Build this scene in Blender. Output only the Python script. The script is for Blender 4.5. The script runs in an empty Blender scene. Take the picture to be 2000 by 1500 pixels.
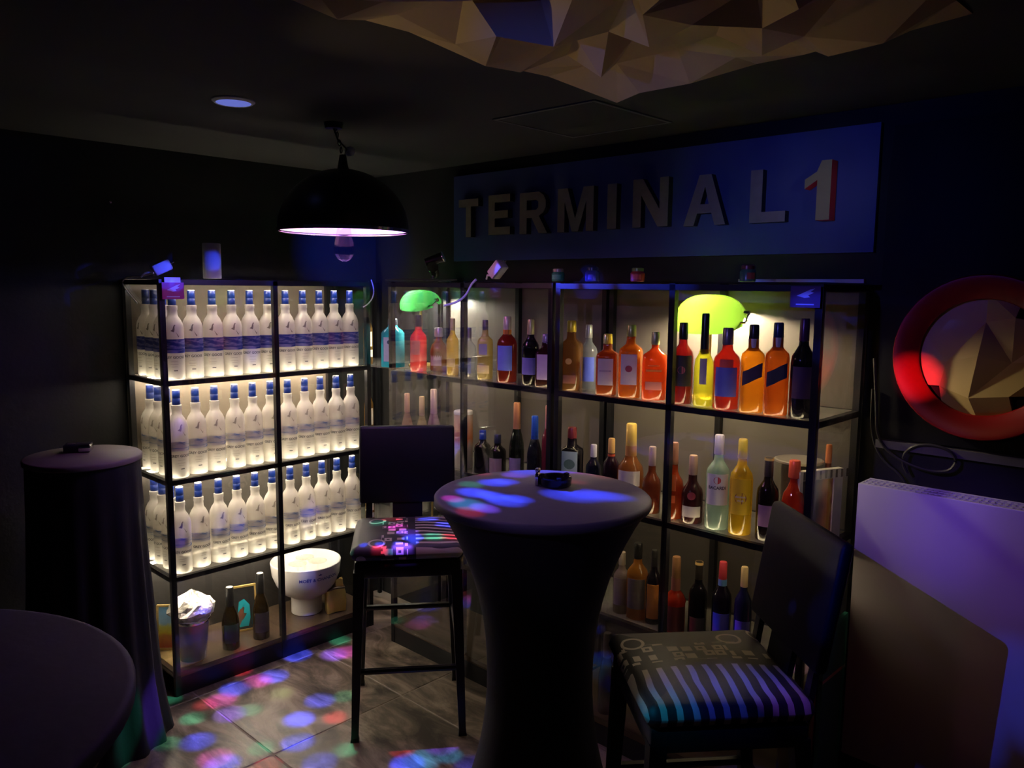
import bpy, math, random
from mathutils import Vector, Matrix, noise as mnoise
random.seed(7)
PI = math.pi
scene = bpy.context.scene
col = scene.collection

# ------------------------------------------------------------------ camera
F, PITCH, ROLL, TH = 1558.0, .1209, .01, .8144          # focal length in px of the 2000 px frame
CAM = Vector((-2.361, -3.184, 1.723))
AX = Vector((math.cos(TH), math.sin(TH)))               # camera-right/-forward frame -> room frame
AN = Vector((-math.sin(TH), math.cos(TH)))
def room(v):                                            # direction (right, forward, up) -> room axes
    return Vector((v[0]*AX[0]+v[1]*AX[1], v[0]*AN[0]+v[1]*AN[1], v[2]))
def ray(px, py):
    dx, dy = px-1000, py-750
    cr, sr = math.cos(ROLL), math.sin(ROLL)
    X, Y = dx*cr+dy*sr, -dx*sr+dy*cr
    c, s = math.cos(PITCH), math.sin(PITCH)
    return room((X/F, c-Y/F*s, -s-Y/F*c))
def on(axis, val, px, py):                              # point of the picture on a plane of the room
    d = ray(px, py); return CAM + d*((val-CAM[axis])/d[axis])
def depth(P):
    v = Vector(P)-CAM; return v.dot(ray(1000, 750).normalized())
cd = bpy.data.cameras.new('camera'); cam = bpy.data.objects.new('camera', cd); col.objects.link(cam)
cd.sensor_width = 36; cd.lens = F/2000*36; cd.clip_start = .02
fw = ray(1000, 750).normalized(); rt = (ray(1100, 750)-ray(1000, 750)).normalized(); up = rt.cross(fw)
cam.matrix_world = Matrix(((rt[0], up[0], -fw[0], CAM[0]), (rt[1], up[1], -fw[1], CAM[1]), (rt[2], up[2], -fw[2], CAM[2]), (0, 0, 0, 1)))
scene.camera = cam

# ------------------------------------------------------------------ world, exposure
w = bpy.data.worlds.new('world'); scene.world = w; w.use_nodes = True
w.node_tree.nodes['Background'].inputs[0].default_value = (.35, .42, 1, 1)
w.node_tree.nodes['Background'].inputs[1].default_value = .0035
vs = scene.view_settings
vs.view_transform = 'Standard'; vs.look = 'None'; vs.gamma = 1; vs.use_curve_mapping = False; vs.exposure = 0.0
cy = scene.cycles
cy.use_denoising = True; cy.max_bounces = 10; cy.transparent_max_bounces = 40; cy.diffuse_bounces = 4
cy.glossy_bounces = 4; cy.sample_clamp_indirect = 4; cy.caustics_reflective = False; cy.caustics_refractive = False
LED = 105.0            # shelf lighting
DISCO = 3.0          # coloured beams of the party lights and the added fill beams
BULB = 1300.0          # bulbs in the green lamps

# ------------------------------------------------------------------ disco beams (party bulb under the pendant dome, second party light) and added fill beams
PEND = Vector((-.634, -.703, 1.922))
SRC = PEND + Vector((0, 0, -.075))
XB_ = -.052
SRC2 = Vector((-2.05, -2.0, 2.08)); FILL_SRC = Vector((-1.2, -4.2, 2.2))      # unseen: inferred second party light, and a fill light added behind camera
COLS = {'b': (.03, .07, 1), 'v': (.22, .08, 1), 'm': (.9, .05, .75), 'r': (1, .03, .06), 'g': (.02, .75, .38), 'c': (.02, .45, .9), 'o': (.25, .5, .12), 'w': (.8, .78, 1), 'y': (1, .72, .32), 'l': (.42, .30, 1)}
def beam(target, rad, c, power, blend=.75, src=None):
    src = src or SRC; d = target-src; L = d.length
    ld = bpy.data.lights.new('party_or_fill_beam', 'SPOT'); o = bpy.data.objects.new('party_or_fill_beam', ld); col.objects.link(o)
    ld.color = COLS[c]; ld.energy = power*DISCO*L*L; ld.spot_size = 2*math.atan(rad/L); ld.spot_blend = blend; ld.shadow_soft_size = .004
    o.location = src; o.rotation_euler = d.to_track_quat('-Z', 'Y').to_euler()
FL = [(582,1280,'b'),(652,1279,'v'),(678,1274,'m'),(664,1251,'g'),(535,1321,'b'),(459,1346,'b'),(433,1368,'m'),(402,1376,'r'),(330,1366,'g'),
 (377,1403,'g'),(449,1395,'v'),(488,1387,'g'),(550,1354,'o'),(625,1368,'b'),(671,1360,'g'),(584,1405,'b'),(654,1401,'r'),(272,1455,'v'),(387,1448,'b'),
 (328,1452,'g'),(223,1490,'g'),(420,1480,'m'),(435,1492,'b'),(511,1461,'g'),(582,1450,'b'),(523,1494,'r'),(625,1489,'b'),(675,1465,'g'),(786,1465,'r'),
 (796,1492,'b'),(862,1457,'v'),(878,1476,'c'),(894,1418,'b'),(470,1310,'r'),(505,1330,'m')]
for px, py, c in FL:
    p = on(2, 0, px, py)
    beam(p, .075 if c in 'bvm' else .06, c, {'b': 90, 'v': 70, 'm': 34, 'r': 24, 'g': 24, 'c': 30, 'o': 16}[c], .9)
TB = [(1110,968,'b',.05),(1150,966,'b',.05),(1185,968,'b',.04),(965,943,'b',.035),(985,940,'b',.03),(920,946,'g',.03),(939,925,'r',.025),(1005,928,'v',.03),(1030,920,'b',.045),(996,911,'b',.04),
 (1058,909,'r',.035),(1090,918,'b',.04),(1144,921,'m',.04),(1185,930,'r',.03),(1120,941,'r',.025),(927,962,'b',.04),(960,968,'b',.035),(912,984,'c',.04),(985,978,'b',.04),(1010,974,'b',.03),(884,974,'m',.025),(918,999,'r',.03),(945,992,'v',.03)]
for px, py, c, r in TB: beam(on(2, 1.1, px, py), r*1.45, c, {'b': 110, 'v': 70, 'm': 34, 'r': 20, 'g': 22, 'c': 34}[c], .9)
for px, py, c in [(835,1012,'b'),(870,1022,'b'),(848,1046,'g'),(880,1045,'r'),(795,1040,'v'),(775,1030,'m'),(760,1070,'c'),(820,1075,'b'),(740,1020,'g'),(765,1012,'r')]:
    beam(on(2, .77, px, py), .05, c, 80 if c in 'bvc' else 40, .9)
for px in (725, 770, 820, 865): beam(on(2, .283, px, 1308-(px-725)*.06), .03, 'b', 60)
for px, py, c in [(1280,1370,'c'),(1330,1330,'b'),(1400,1320,'b'),(1450,1330,'b'),(1500,1330,'b'),(1540,1350,'v'),(1390,1370,'b')]: beam(on(2, .77, px, py), .09, c, 5, 1, SRC2)
for px, py, c, r in [(345,835,'v',.04),(435,1010,'b',.03),(470,1010,'b',.035),(380,1020,'v',.035),(495,690,'b',.035),(600,1000,'b',.04),(340,1060,'v',.05),(615,985,'v',.035),(600,1125,'b',.05),(385,1240,'b',.05),(400,1190,'v',.04)]:
    beam(on(1, .03, px, py), r, c, 12)
for px, py, r, c, p in [(1640,420,.75,'b',1.3),(1250,420,.7,'b',.14),(1600,375,.3,'w',.5),(1390,390,.35,'w',.22),(1120,410,.4,'w',.05)]: beam(on(0, .3, px, py), r, c, p, 1, SRC2)  # white beams added to bring out the sign letters
beam(on(0, .27, 1783, 735), .085, 'r', 22, 1, SRC2); beam(on(0, .27, 1850, 690), .4, 'r', .1, 1, SRC2); beam(on(0, .27, 1910, 770), .2, 'y', .25, 1, SRC2)  # warm beam added for the porthole relief
for px, py, r, p in [(1250,720,.7,1.3),(980,720,.6,1.5),(1480,800,.5,.9),(1400,960,.5,.9),(1300,1180,.4,.7)]: beam(on(0, XB_, px, py), r, 'l', p, 1, SRC2)
beam(on(2, 1.1, 1068, 962), .42, 'l', .8, 1, SRC2); beam(on(0, .26, 1622, 375), .14, 'w', .7, 1, FILL_SRC)  # white fill added on the side of the numeral
beam(Vector((-.95, -2.05, 2.27)), .6, 'y', 1.1, 1, Vector((-1.45, -1.0, 1.9)))  # warm grazing light added for the ceiling relief, no lamp stands there
for px, py, r, c, p in [(1770,990,.28,'v',3.0),(1920,1060,.30,'v',2.6),(1770,1358,.03,'b',6),(1900,1430,.10,'b',3),(1995,1350,.16,'b',3.5)]: beam(on(0, .12, px, py), r, c, p, .9, SRC2)
beam(on(0, .12, 1800, 1250), .5, 'r', .2, 1, FILL_SRC); beam(on(2, 2.3, 120, 60), .6, 'b', .4, 1, FILL_SRC)  # red and blue fill added from the unseen source
for px, py, r, c, p in [(880,860,.05,'b',16),(800,960,.06,'b',1.5),(745,880,.04,'r',1.5)]: beam(on(1, -.62, px, py), r, c, p)
for px, py in [(1150,552),(1220,552),(1290,552),(970,530),(1090,553),(1100,640),(1607,600),(1607,690)]: beam(on(0, -.07, px, py), .05, 'b', 30)
for px, py in [(320,552),(340,556),(530,556),(690,556)]: beam(on(1, 0, px, py), .035, 'b', 18)
beam(on(1, .12, 415, 510), .05, 'b', 10); beam(on(1, .04, 316, 523), .035, 'b', 16)
beam(on(1, .37, 690, 490), .38, 'b', 22, 1)

# ------------------------------------------------------------------ material helpers
def nt(name):
    m = bpy.data.materials.new(name); m.use_nodes = True; t = m.node_tree; t.nodes.clear()
    out = t.nodes.new('ShaderNodeOutputMaterial'); return m, t, out
def N(t, typ, **kw):
    n = t.nodes.new(typ)
    for k, v in kw.items():
        if k.startswith('i_'):
            key = k[2:].replace('_', ' '); n.inputs[int(key) if key.isdigit() else key].default_value = v
        else: setattr(n, k, v)
    return n
def c4(c): return (c[0], c[1], c[2], 1)
MATS = {}
def pbr(name, c, rough=.5, metal=0, var=.15, scale=12, spec=.5, emit=None, es=0, coat=0, bump=0, bscale=60):
    if name in MATS: return MATS[name]
    m, t, out = nt(name); b = N(t, 'ShaderNodeBsdfPrincipled', i_Roughness=rough, i_Metallic=metal)
    b.inputs['Specular IOR Level'].default_value = spec; b.inputs['Coat Weight'].default_value = coat
    tc = N(t, 'ShaderNodeTexCoord'); nz = N(t, 'ShaderNodeTexNoise', i_Scale=scale, i_Detail=4)
    t.links.new(tc.outputs['Object'], nz.inputs['Vector'])
    mx = N(t, 'ShaderNodeMix', data_type='RGBA'); mx.inputs[6].default_value = c4([x*(1-var) for x in c]); mx.inputs[7].default_value = c4([min(1, x*(1+var)) for x in c])
    t.links.new(nz.outputs['Fac'], mx.inputs[0]); t.links.new(mx.outputs[2], b.inputs['Base Color'])
    if bump:
        n2 = N(t, 'ShaderNodeTexNoise', i_Scale=bscale, i_Detail=3); t.links.new(tc.outputs['Object'], n2.inputs['Vector'])
        bp = N(t, 'ShaderNodeBump', i_Strength=bump, i_Distance=.01); t.links.new(n2.outputs['Fac'], bp.inputs['Height']); t.links.new(bp.outputs['Normal'], b.inputs['Normal'])
    if emit: b.inputs['Emission Color'].default_value = c4(emit); b.inputs['Emission Strength'].default_value = es
    t.links.new(b.outputs[0], out.inputs[0]); MATS[name] = m; return m
def fres(t, ior=1.5):
    g = N(t, 'ShaderNodeNewGeometry'); a = N(t, 'ShaderNodeMix', data_type='FLOAT'); a.inputs[2].default_value = ior; a.inputs[3].default_value = 1/ior
    t.links.new(g.outputs['Backfacing'], a.inputs[0]); f = N(t, 'ShaderNodeFresnel'); t.links.new(a.outputs[0], f.inputs['IOR']); return f
def pane_mat(name, tint=(.97, .98, .97), dust=.0, rough=0.0, ior=1.5):
    if name in MATS: return MATS[name]
    m, t, out = nt(name)
    tr = N(t, 'ShaderNodeBsdfTransparent', i_Color=c4(tint)); gl = N(t, 'ShaderNodeBsdfGlossy', i_Color=(1, 1, 1, 1), i_Roughness=rough)
    src = tr
    if dust:
        df = N(t, 'ShaderNodeBsdfDiffuse', i_Color=(.8, .75, .65, 1)); nz = N(t, 'ShaderNodeTexNoise', i_Scale=9, i_Detail=6, i_Distortion=2)
        tc = N(t, 'ShaderNodeTexCoord'); t.links.new(tc.outputs['Object'], nz.inputs['Vector'])
        rp = N(t, 'ShaderNodeMapRange'); rp.inputs[1].default_value = .35; rp.inputs[2].default_value = .75; rp.inputs[3].default_value = dust*.4; rp.inputs[4].default_value = dust*1.6
        t.links.new(nz.outputs['Fac'], rp.inputs[0]); mx = N(t, 'ShaderNodeMixShader'); t.links.new(rp.outputs[0], mx.inputs[0]); t.links.new(tr.outputs[0], mx.inputs[1]); t.links.new(df.outputs[0], mx.inputs[2]); src = mx
    f = fres(t, ior); ms = N(t, 'ShaderNodeMixShader'); t.links.new(f.outputs[0], ms.inputs[0]); t.links.new(src.outputs[0], ms.inputs[1]); t.links.new(gl.outputs[0], ms.inputs[2])
    t.links.new(ms.outputs[0], out.inputs[0]); MATS[name] = m; return m
def liquor(name, c, clear=.5, rough=.05):
    """coloured bottle glass: tinted see-through, some scatter of the filling, fresnel gloss"""
    if name in MATS: return MATS[name]
    m, t, out = nt(name)
    tr = N(t, 'ShaderNodeBsdfTransparent', i_Color=c4([x**.6 for x in c]))
    tl = N(t, 'ShaderNodeBsdfTranslucent', i_Color=c4(c)); df = N(t, 'ShaderNodeBsdfDiffuse', i_Color=c4([x*.8 for x in c]))
    a = N(t, 'ShaderNodeMixShader', i_0=.5); t.links.new(tl.outputs[0], a.inputs[1]); t.links.new(df.outputs[0], a.inputs[2])
    tc = N(t, 'ShaderNodeTexCoord'); nz = N(t, 'ShaderNodeTexNoise', i_Scale=25); t.links.new(tc.outputs['Object'], nz.inputs['Vector'])
    rg = N(t, 'ShaderNodeMapRange'); rg.inputs[3].default_value = clear-.06; rg.inputs[4].default_value = clear+.06; t.links.new(nz.outputs['Fac'], rg.inputs[0])
    b = N(t, 'ShaderNodeMixShader'); t.links.new(rg.outputs[0], b.inputs[0]); t.links.new(a.outputs[0], b.inputs[1]); t.links.new(tr.outputs[0], b.inputs[2])
    gl = N(t, 'ShaderNodeBsdfGlossy', i_Color=(1, 1, 1, 1), i_Roughness=rough); f = fres(t)
    ms = N(t, 'ShaderNodeMixShader'); t.links.new(f.outputs[0], ms.inputs[0]); t.links.new(b.outputs[0], ms.inputs[1]); t.links.new(gl.outputs[0], ms.inputs[2])
    t.links.new(ms.outputs[0], out.inputs[0]); MATS[name] = m; return m
def frosted(name, c, tl=.5):
    m, t, out = nt(name)
    tc = N(t, 'ShaderNodeTexCoord'); nz = N(t, 'ShaderNodeTexNoise', i_Scale=30, i_Detail=3); t.links.new(tc.outputs['Object'], nz.inputs['Vector'])
    mx = N(t, 'ShaderNodeMix', data_type='RGBA'); mx.inputs[6].default_value = c4([x*.9 for x in c]); mx.inputs[7].default_value = c4(c); t.links.new(nz.outputs['Fac'], mx.inputs[0])
    d = N(t, 'ShaderNodeBsdfDiffuse'); l = N(t, 'ShaderNodeBsdfTranslucent'); t.links.new(mx.outputs[2], d.inputs[0]); t.links.new(mx.outputs[2], l.inputs[0])
    a = N(t, 'ShaderNodeMixShader', i_0=tl); t.links.new(d.outputs[0], a.inputs[1]); t.links.new(l.outputs[0], a.inputs[2])
    tr = N(t, 'ShaderNodeBsdfTransparent', i_Color=c4(c)); e = N(t, 'ShaderNodeMixShader', i_0=.12); t.links.new(a.outputs[0], e.inputs[1]); t.links.new(tr.outputs[0], e.inputs[2])
    g = N(t, 'ShaderNodeBsdfGlossy', i_Roughness=.35); b = N(t, 'ShaderNodeMixShader', i_0=.05); t.links.new(e.outputs[0], b.inputs[1]); t.links.new(g.outputs[0], b.inputs[2])
    t.links.new(b.outputs[0], out.inputs[0]); MATS[name] = m; return m
def ramp_mat(name, stops, axis='Z', coord='Generated', nscale=0, namt=0, rough=.5, interp='LINEAR'):
    m, t, out = nt(name); b = N(t, 'ShaderNodeBsdfPrincipled', i_Roughness=rough); tc = N(t, 'ShaderNodeTexCoord')
    sp = N(t, 'ShaderNodeSeparateXYZ'); t.links.new(tc.outputs[coord], sp.inputs[0]); v = sp.outputs[axis]
    if namt:
        nz = N(t, 'ShaderNodeTexNoise', i_Scale=nscale, i_Detail=5); t.links.new(tc.outputs[coord], nz.inputs['Vector'])
        ma = N(t, 'ShaderNodeMath', operation='MULTIPLY_ADD'); ma.inputs[1].default_value = namt; t.links.new(nz.outputs['Fac'], ma.inputs[0])
        s2 = N(t, 'ShaderNodeMath', operation='SUBTRACT'); s2.inputs[1].default_value = namt*.5; t.links.new(v, s2.inputs[0]); t.links.new(s2.outputs[0], ma.inputs[2]); v = ma.outputs[0]
    r = N(t, 'ShaderNodeValToRGB'); r.color_ramp.interpolation = interp; e = r.color_ramp.elements
    while len(e) < len(stops): e.new(.5)
    for k, (p, c) in enumerate(stops): e[k].position = p; e[k].color = c4(c)
    t.links.new(v, r.inputs[0]); t.links.new(r.outputs[0], b.inputs['Base Color']); t.links.new(b.outputs[0], out.inputs[0]); MATS[name] = m; return m
def emitter(name, c, s):
    if name in MATS: return MATS[name]
    m, t, out = nt(name); e = N(t, 'ShaderNodeEmission', i_Color=c4(c), i_Strength=s); t.links.new(e.outputs[0], out.inputs[0]); MATS[name] = m; return m

# ------------------------------------------------------------------ mesh helpers
class MB:
    def __init__(s): s.v = []; s.f = []
    def add(s, vs, fs):
        k = len(s.v); s.v += [tuple(v) for v in vs]; s.f += [tuple(i+k for i in f) for f in fs]; return s
    def box(s, x0, x1, y0, y1, z0, z1, M=None):
        vs = [Vector((x, y, z)) for z in (z0, z1) for y in (y0, y1) for x in (x0, x1)]
        if M: vs = [M@v for v in vs]
        return s.add(vs, [(0, 2, 3, 1), (4, 5, 7, 6), (0, 1, 5, 4), (2, 6, 7, 3), (0, 4, 6, 2), (1, 3, 7, 5)])
    def rbox(s, x0, x1, y0, y1, z0, z1, r=.02, n=4, crown=0, M=None):
        """box with rounded upright corners and softened top/bottom rims"""
        rings = []
        e = min(r, (z1-z0)/2.01)
        lv = [(z0, e), (z0+e*.3, e*.3), (z0+e, 0), (z1-e, 0), (z1-e*.3, e*.3), (z1, e)]
        for z, ins in lv:
            ring = []
            for cx, cyy, a0 in ((x1-r, y1-r, 0), (x0+r, y1-r, 90), (x0+r, y0+r, 180), (x1-r, y0+r, 270)):
                for k in range(n+1):
                    a = math.radians(a0+90*k/n); rr = max(r-ins, .0005); ring.append((cx+rr*math.cos(a), cyy+rr*math.sin(a), z))
            rings.append(ring)
        s.rings(rings, M, crown); return s
    def rings(s, rings, M=None, crown=0):
        n = len(rings[0]); vs = [Vector(p) for r in rings for p in r]
        fs = [(i*n+j, i*n+(j+1) % n, (i+1)*n+(j+1) % n, (i+1)*n+j) for i in range(len(rings)-1) for j in range(n)]
        fs.append(tuple(reversed(range(n))))
        top = [(len(rings)-1)*n+j for j in range(n)]
        if crown:
            c = sum((vs[i] for i in top), Vector())/n; prev = top
            for q in (.66, .33):
                base = len(vs); vs += [Vector((c[0]+(vs[i][0]-c[0])*q, c[1]+(vs[i][1]-c[1])*q, c[2]+crown*(1-q*q))) for i in top]
                cur = list(range(base, base+n)); fs += [(prev[j], prev[(j+1) % n], cur[(j+1) % n], cur[j]) for j in range(n)]; prev = cur
            fs.append(tuple(prev))
        else: fs.append(tuple(top))
        if M: vs = [M@v for v in vs]
        return s.add(vs, fs)
    def lathe(s, prof, n=28, c=(0, 0, 0), p=2.0, dy=1.0, closed=True, M=None):
        rings = []
        for z, r in prof:
            ring = []
            for k in range(n):
                a = 2*PI*(k+.5)/n; q = sq(a, p); ring.append((c[0]+r*q*math.cos(a), c[1]+r*q*math.sin(a)*dy, c[2]+z))
            rings.append(ring)
        if closed: return s.rings(rings, M)
        vs = [Vector(q) for r in rings for q in r]
        if M: vs = [M@v for v in vs]
        return s.add(vs, [(i*n+j, i*n+(j+1) % n, (i+1)*n+(j+1) % n, (i+1)*n+j) for i in range(len(rings)-1) for j in range(n)])
    def cyl(s, a, b, r, r2=None, n=12):
        a, b = Vector(a), Vector(b); r2 = r if r2 is None else r2; M = frame(a, b)
        return s.rings([[(rr*math.cos(2*PI*k/n), rr*math.sin(2*PI*k/n), z) for k in range(n)] for z, rr in ((0, r), ((b-a).length, r2))], M)
    def bar(s, a, b, w0, d0, w1=None, d1=None, rz=0):
        """tapered rectangular bar"""
        a, b = Vector(a), Vector(b); w1 = w0 if w1 is None else w1; d1 = d0 if d1 is None else d1
        def rg(p, w, d): 
            c, si = math.cos(rz), math.sin(rz)
            return [(p[0]+x*c-y*si, p[1]+x*si+y*c, p[2]) for x, y in ((-w, -d), (w, -d), (w, d), (-w, d))]
        return s.rings([rg(a, w0, d0), rg(b, w1, d1)])
    def tube(s, pts, r, n=7):
        pts = [Vector(p) for p in pts]; rings = []
        for i, p in enumerate(pts):
            d = (pts[min(i+1, len(pts)-1)]-pts[max(i-1, 0)]).normalized(); M = frame(p, p+d)
            rings.append([M@Vector((r*math.cos(2*PI*k/n), r*math.sin(2*PI*k/n), 0)) for k in range(n)])
        return s.rings(rings)
    def prism(s, poly, t, M=None):
        n = len(poly); vs = [Vector((x, y, z)) for z in (0, t) for x, y in poly]
        if M: vs = [M@v for v in vs]
        return s.add(vs, [tuple(reversed(range(n))), tuple(range(n, 2*n))]+[(j, (j+1) % n, n+(j+1) % n, n+j) for j in range(n)])
    def mesh(s, name, mat, smooth=0):
        me = bpy.data.meshes.new(name); me.from_pydata(s.v, [], s.f); me.update()
        import bmesh
        bm = bmesh.new(); bm.from_mesh(me); bmesh.ops.recalc_face_normals(bm, faces=bm.faces); bm.to_mesh(me); bm.free()
        me.materials.append(mat)
        if smooth:
            me.polygons.foreach_set('use_smooth', [True]*len(me.polygons)); me.set_sharp_from_angle(angle=math.radians(smooth))
        return me
    def build(s, name, mat, parent=None, smooth=0, loc=None, rz=0):
        o = bpy.data.objects.new(name, s.mesh(name, mat, smooth)); col.objects.link(o)
        if parent: o.parent = parent
        if loc is not None: o.location = loc
        if rz: o.rotation_euler.z = rz
        return o
def sq(a, p):
    return 1.0 if p == 2.0 else (abs(math.cos(a))**p+abs(math.sin(a))**p)**(-1/p)
def frame(a, b):
    d = (b-a).normalized(); q = d.to_track_quat('Z', 'Y'); return Matrix.Translation(a) @ q.to_matrix().to_4x4()
def tag(o, label=None, cat=None, group=None, kind=None):
    for k, v in (('label', label), ('category', cat), ('group', group), ('kind', kind)):
        if v: o[k] = v
    return o
def thing(name, label, cat, loc=(0, 0, 0), rz=0, group=None):
    o = bpy.data.objects.new(name, None); col.objects.link(o); o.location = loc; o.rotation_euler.z = rz; o.empty_display_size = .05
    return tag(o, label, cat, group)
def inst(o, parent, loc=None):
    c = o.copy(); col.objects.link(c); c.parent = parent
    if loc is not None: c.location = loc
    return c
def copy_thing(root, loc, rz, label, group=None):
    r = root.copy(); col.objects.link(r); r.location = loc; r.rotation_euler.z = rz; r['label'] = label
    if group: r['group'] = group
    for ch in root.children:
        c = inst(ch, r)
        for g in ch.children: inst(g, c)
    return r
def text_mesh(txt, size, bold=0, extrude=0, align='CENTER'):
    cu = bpy.data.curves.new('lettering', 'FONT'); cu.body = txt; cu.size = size; cu.align_x = align; cu.offset = bold; cu.extrude = extrude; cu.resolution_u = 3
    o = bpy.data.objects.new('lettering', cu); col.objects.link(o); bpy.context.view_layer.update()
    me = bpy.data.meshes.new_from_object(o.evaluated_get(bpy.context.evaluated_depsgraph_get())); bpy.data.objects.remove(o); return me
def wrap_text(txt, size, r, z, name, mat, parent, bold=0, p=2.0, dy=1.0, a0=0):
    """print wrapped round an upright bottle of radius r, facing local -Y"""
    me = text_mesh(txt, size, bold)
    for v in me.vertices:
        a = -PI/2+a0+v.co.x/r; q = r*sq(a, p); v.co = Vector((q*math.cos(a), q*math.sin(a)*dy, z+v.co.y))
    me.materials.append(mat); o = bpy.data.objects.new(name, me); col.objects.link(o); o.parent = parent; return o
def patch(r, z0, z1, ha, name, mat, parent, p=2.0, dy=1.0, n=10, slant=0, prof=None, t=.0008, a0=0, nz=1):
    """label laid round the front of a bottle, a thin shell with its own thickness"""
    mb = MB(); vs = []
    for off in (0, t):
        for j in range(nz+1):
            for k in range(n+1):
                u = k/n*2-1; a = -PI/2+a0+ha*u; q = (r+off)*sq(a, p); zz = z0+(z1-z0)*j/nz+slant*u
                vs.append((q*math.cos(a), q*math.sin(a)*dy, zz))
    m = n+1; L = m*(nz+1); fs = []
    for j in range(nz):
        for k in range(n):
            i = j*m+k; fs += [(i, i+m, i+m+1, i+1), (L+i, L+i+1, L+i+m+1, L+i+m)]
    edge = [k for k in range(m)]+[j*m+n for j in range(1, nz+1)]+[nz*m+k for k in range(n-1, -1, -1)]+[j*m for j in range(nz-1, 0, -1)]
    fs += [(edge[i], edge[(i+1) % len(edge)], L+edge[(i+1) % len(edge)], L+edge[i]) for i in range(len(edge))]
    mb.add(vs, fs); return mb.build(name, mat, parent, 40)
ORD = ['first', 'second', 'third', 'fourth', 'fifth', 'sixth', 'seventh', 'eighth', 'ninth', 'tenth', 'eleventh', 'twelfth']

# ------------------------------------------------------------------ common materials
M_black = pbr('black_metal', (.012, .012, .015), .38, .3, .1)
M_wall = pbr('dark_wall_paint', (.013, .0125, .013), .8, 0, .2, 5, bump=.15)
M_wallb = pbr('black_wall_paint', (.005, .005, .006), .75, 0, .2, 5)
M_ceil = pbr('dark_ceiling_paint', (.031, .029, .030), .85, 0, .12, 3)
M_back = pbr('beige_back_board', (.16, .13, .098), .55, 0, .12, 4)
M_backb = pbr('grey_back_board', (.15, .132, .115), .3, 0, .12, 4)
M_backdark = pbr('black_back_board', (.03, .028, .027), .4, 0, .12, 4)  # dark lower panel, its tone also carries the dim bottom compartment
M_backlow = pbr('shade_toned_back_board', (.05, .044, .038), .4, 0, .12, 4)  # shade behind the lower bottles put into the board colour, LEDs unchanged
M_led = emitter('warm_led_glow', (1, .84, .64), LED)
M_ledw = emitter('weak_led_glow', (1, .75, .45), LED*.2)
M_fillt = emitter('top_fill_glow', (1, .84, .64), LED*.6)  # strip added under the top rail to even out the upper bottle row
M_ledf = emitter('front_led_glow', (1, .84, .64), LED*.42)
M_pane = pane_mat('clear_pane')
M_refl = pane_mat('reflective_pane', ior=1.8)
M_smear = pane_mat('smeared_pane', dust=.06, rough=.05)
M_shelf = pane_mat('glass_shelf', (.93, .95, .93), dust=.16, rough=.08)
M_board = pbr('brown_gloss_board', (.09, .06, .04), .18, 0, .2, 8)
M_white = pbr('white_plastic', (.75, .75, .78), .4, 0, .04)
M_chrome = pbr('chrome', (.8, .8, .8), .12, 1, .03)
M_gold = pbr('gold_metal', (.80, .56, .20), .32, .55, .1)
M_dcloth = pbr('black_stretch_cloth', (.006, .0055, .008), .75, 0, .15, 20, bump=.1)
M_ink = pbr('dark_ink', (.10, .10, .12), .6, 0, .05)

# ------------------------------------------------------------------ setting: floor tiles, walls, ceiling
CEIL = 2.30
fl = MB().box(-4.6, .4, -5.2, .45, -.06, -.0015).build('floor', pbr('grout', (.26, .22, .18), .8)); tag(fl, kind='structure')
def tile_mat():
    m, t, out = nt('stone_tile'); b = N(t, 'ShaderNodeBsdfPrincipled', i_Roughness=.32); tc = N(t, 'ShaderNodeTexCoord')
    oi = N(t, 'ShaderNodeObjectInfo'); mp = N(t, 'ShaderNodeMapping'); mp.inputs['Scale'].default_value = (3.2, 1.3, 2); mp.inputs['Rotation'].default_value = (0, 0, .5)
    ad = N(t, 'ShaderNodeVectorMath', operation='ADD'); t.links.new(tc.outputs['Object'], ad.inputs[0]); t.links.new(oi.outputs['Location'], ad.inputs[1]); t.links.new(ad.outputs[0], mp.inputs[0])
    n1 = N(t, 'ShaderNodeTexNoise', i_Scale=2.2, i_Detail=8, i_Roughness=.65, i_Distortion=1.2); t.links.new(mp.outputs[0], n1.inputs['Vector'])
    r = N(t, 'ShaderNodeValToRGB'); e = r.color_ramp.elements; e[0].position = .36; e[0].color = (.035, .026, .02, 1); e[1].position = .64; e[1].color = (.34, .27, .21, 1)
    x = e.new(.5); x.color = (.15, .115, .09, 1)
    t.links.new(n1.outputs['Fac'], r.inputs[0]); t.links.new(r.outputs[0], b.inputs['Base Color'])
    bp = N(t, 'ShaderNodeBump', i_Strength=.12, i_Distance=.01); t.links.new(n1.outputs['Fac'], bp.inputs['Height']); t.links.new(bp.outputs[0], b.inputs['Normal'])
    t.links.new(b.outputs[0], out.inputs[0]); return m
M_tile = tile_mat(); tme = None
for i in range(-6, 2):
    for j in range(-7, 2):
        cx, cyy = -.35+.6*(i+.5), -.66+.6*(j+.5)
        if cx > .3: continue
        if tme is None:
            o = MB().rbox(-.2982, .2982, -.2982, .2982, -.02, 0, .004, 2).build('tile', M_tile, fl); tme = o.data
        else:
            o = bpy.data.objects.new('tile', tme); col.objects.link(o); o.parent = fl
        o.location = (cx, cyy, random.uniform(-.0006, .0003)); o.rotation_euler.z = random.choice((0, PI))
WA, WB = .375, .32
wa = tag(MB().box(-4.6, WB+.1, WA, WA+.1, -.06, CEIL+.1).build('wall_left', M_wall), kind='structure')
wb = tag(MB().box(WB, WB+.1, -5.2, WA, -.06, CEIL+.1).build('wall_right', M_wallb), kind='structure')
ce = tag(MB().box(-4.6, WB+.1, -5.2, WA+.1, CEIL, CEIL+.08).build('ceiling', M_ceil), kind='structure')
hp = [on(2, CEIL, *q) for q in ((1010, 240), (1160, 196), (1262, 232), (1120, 266))]
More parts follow.
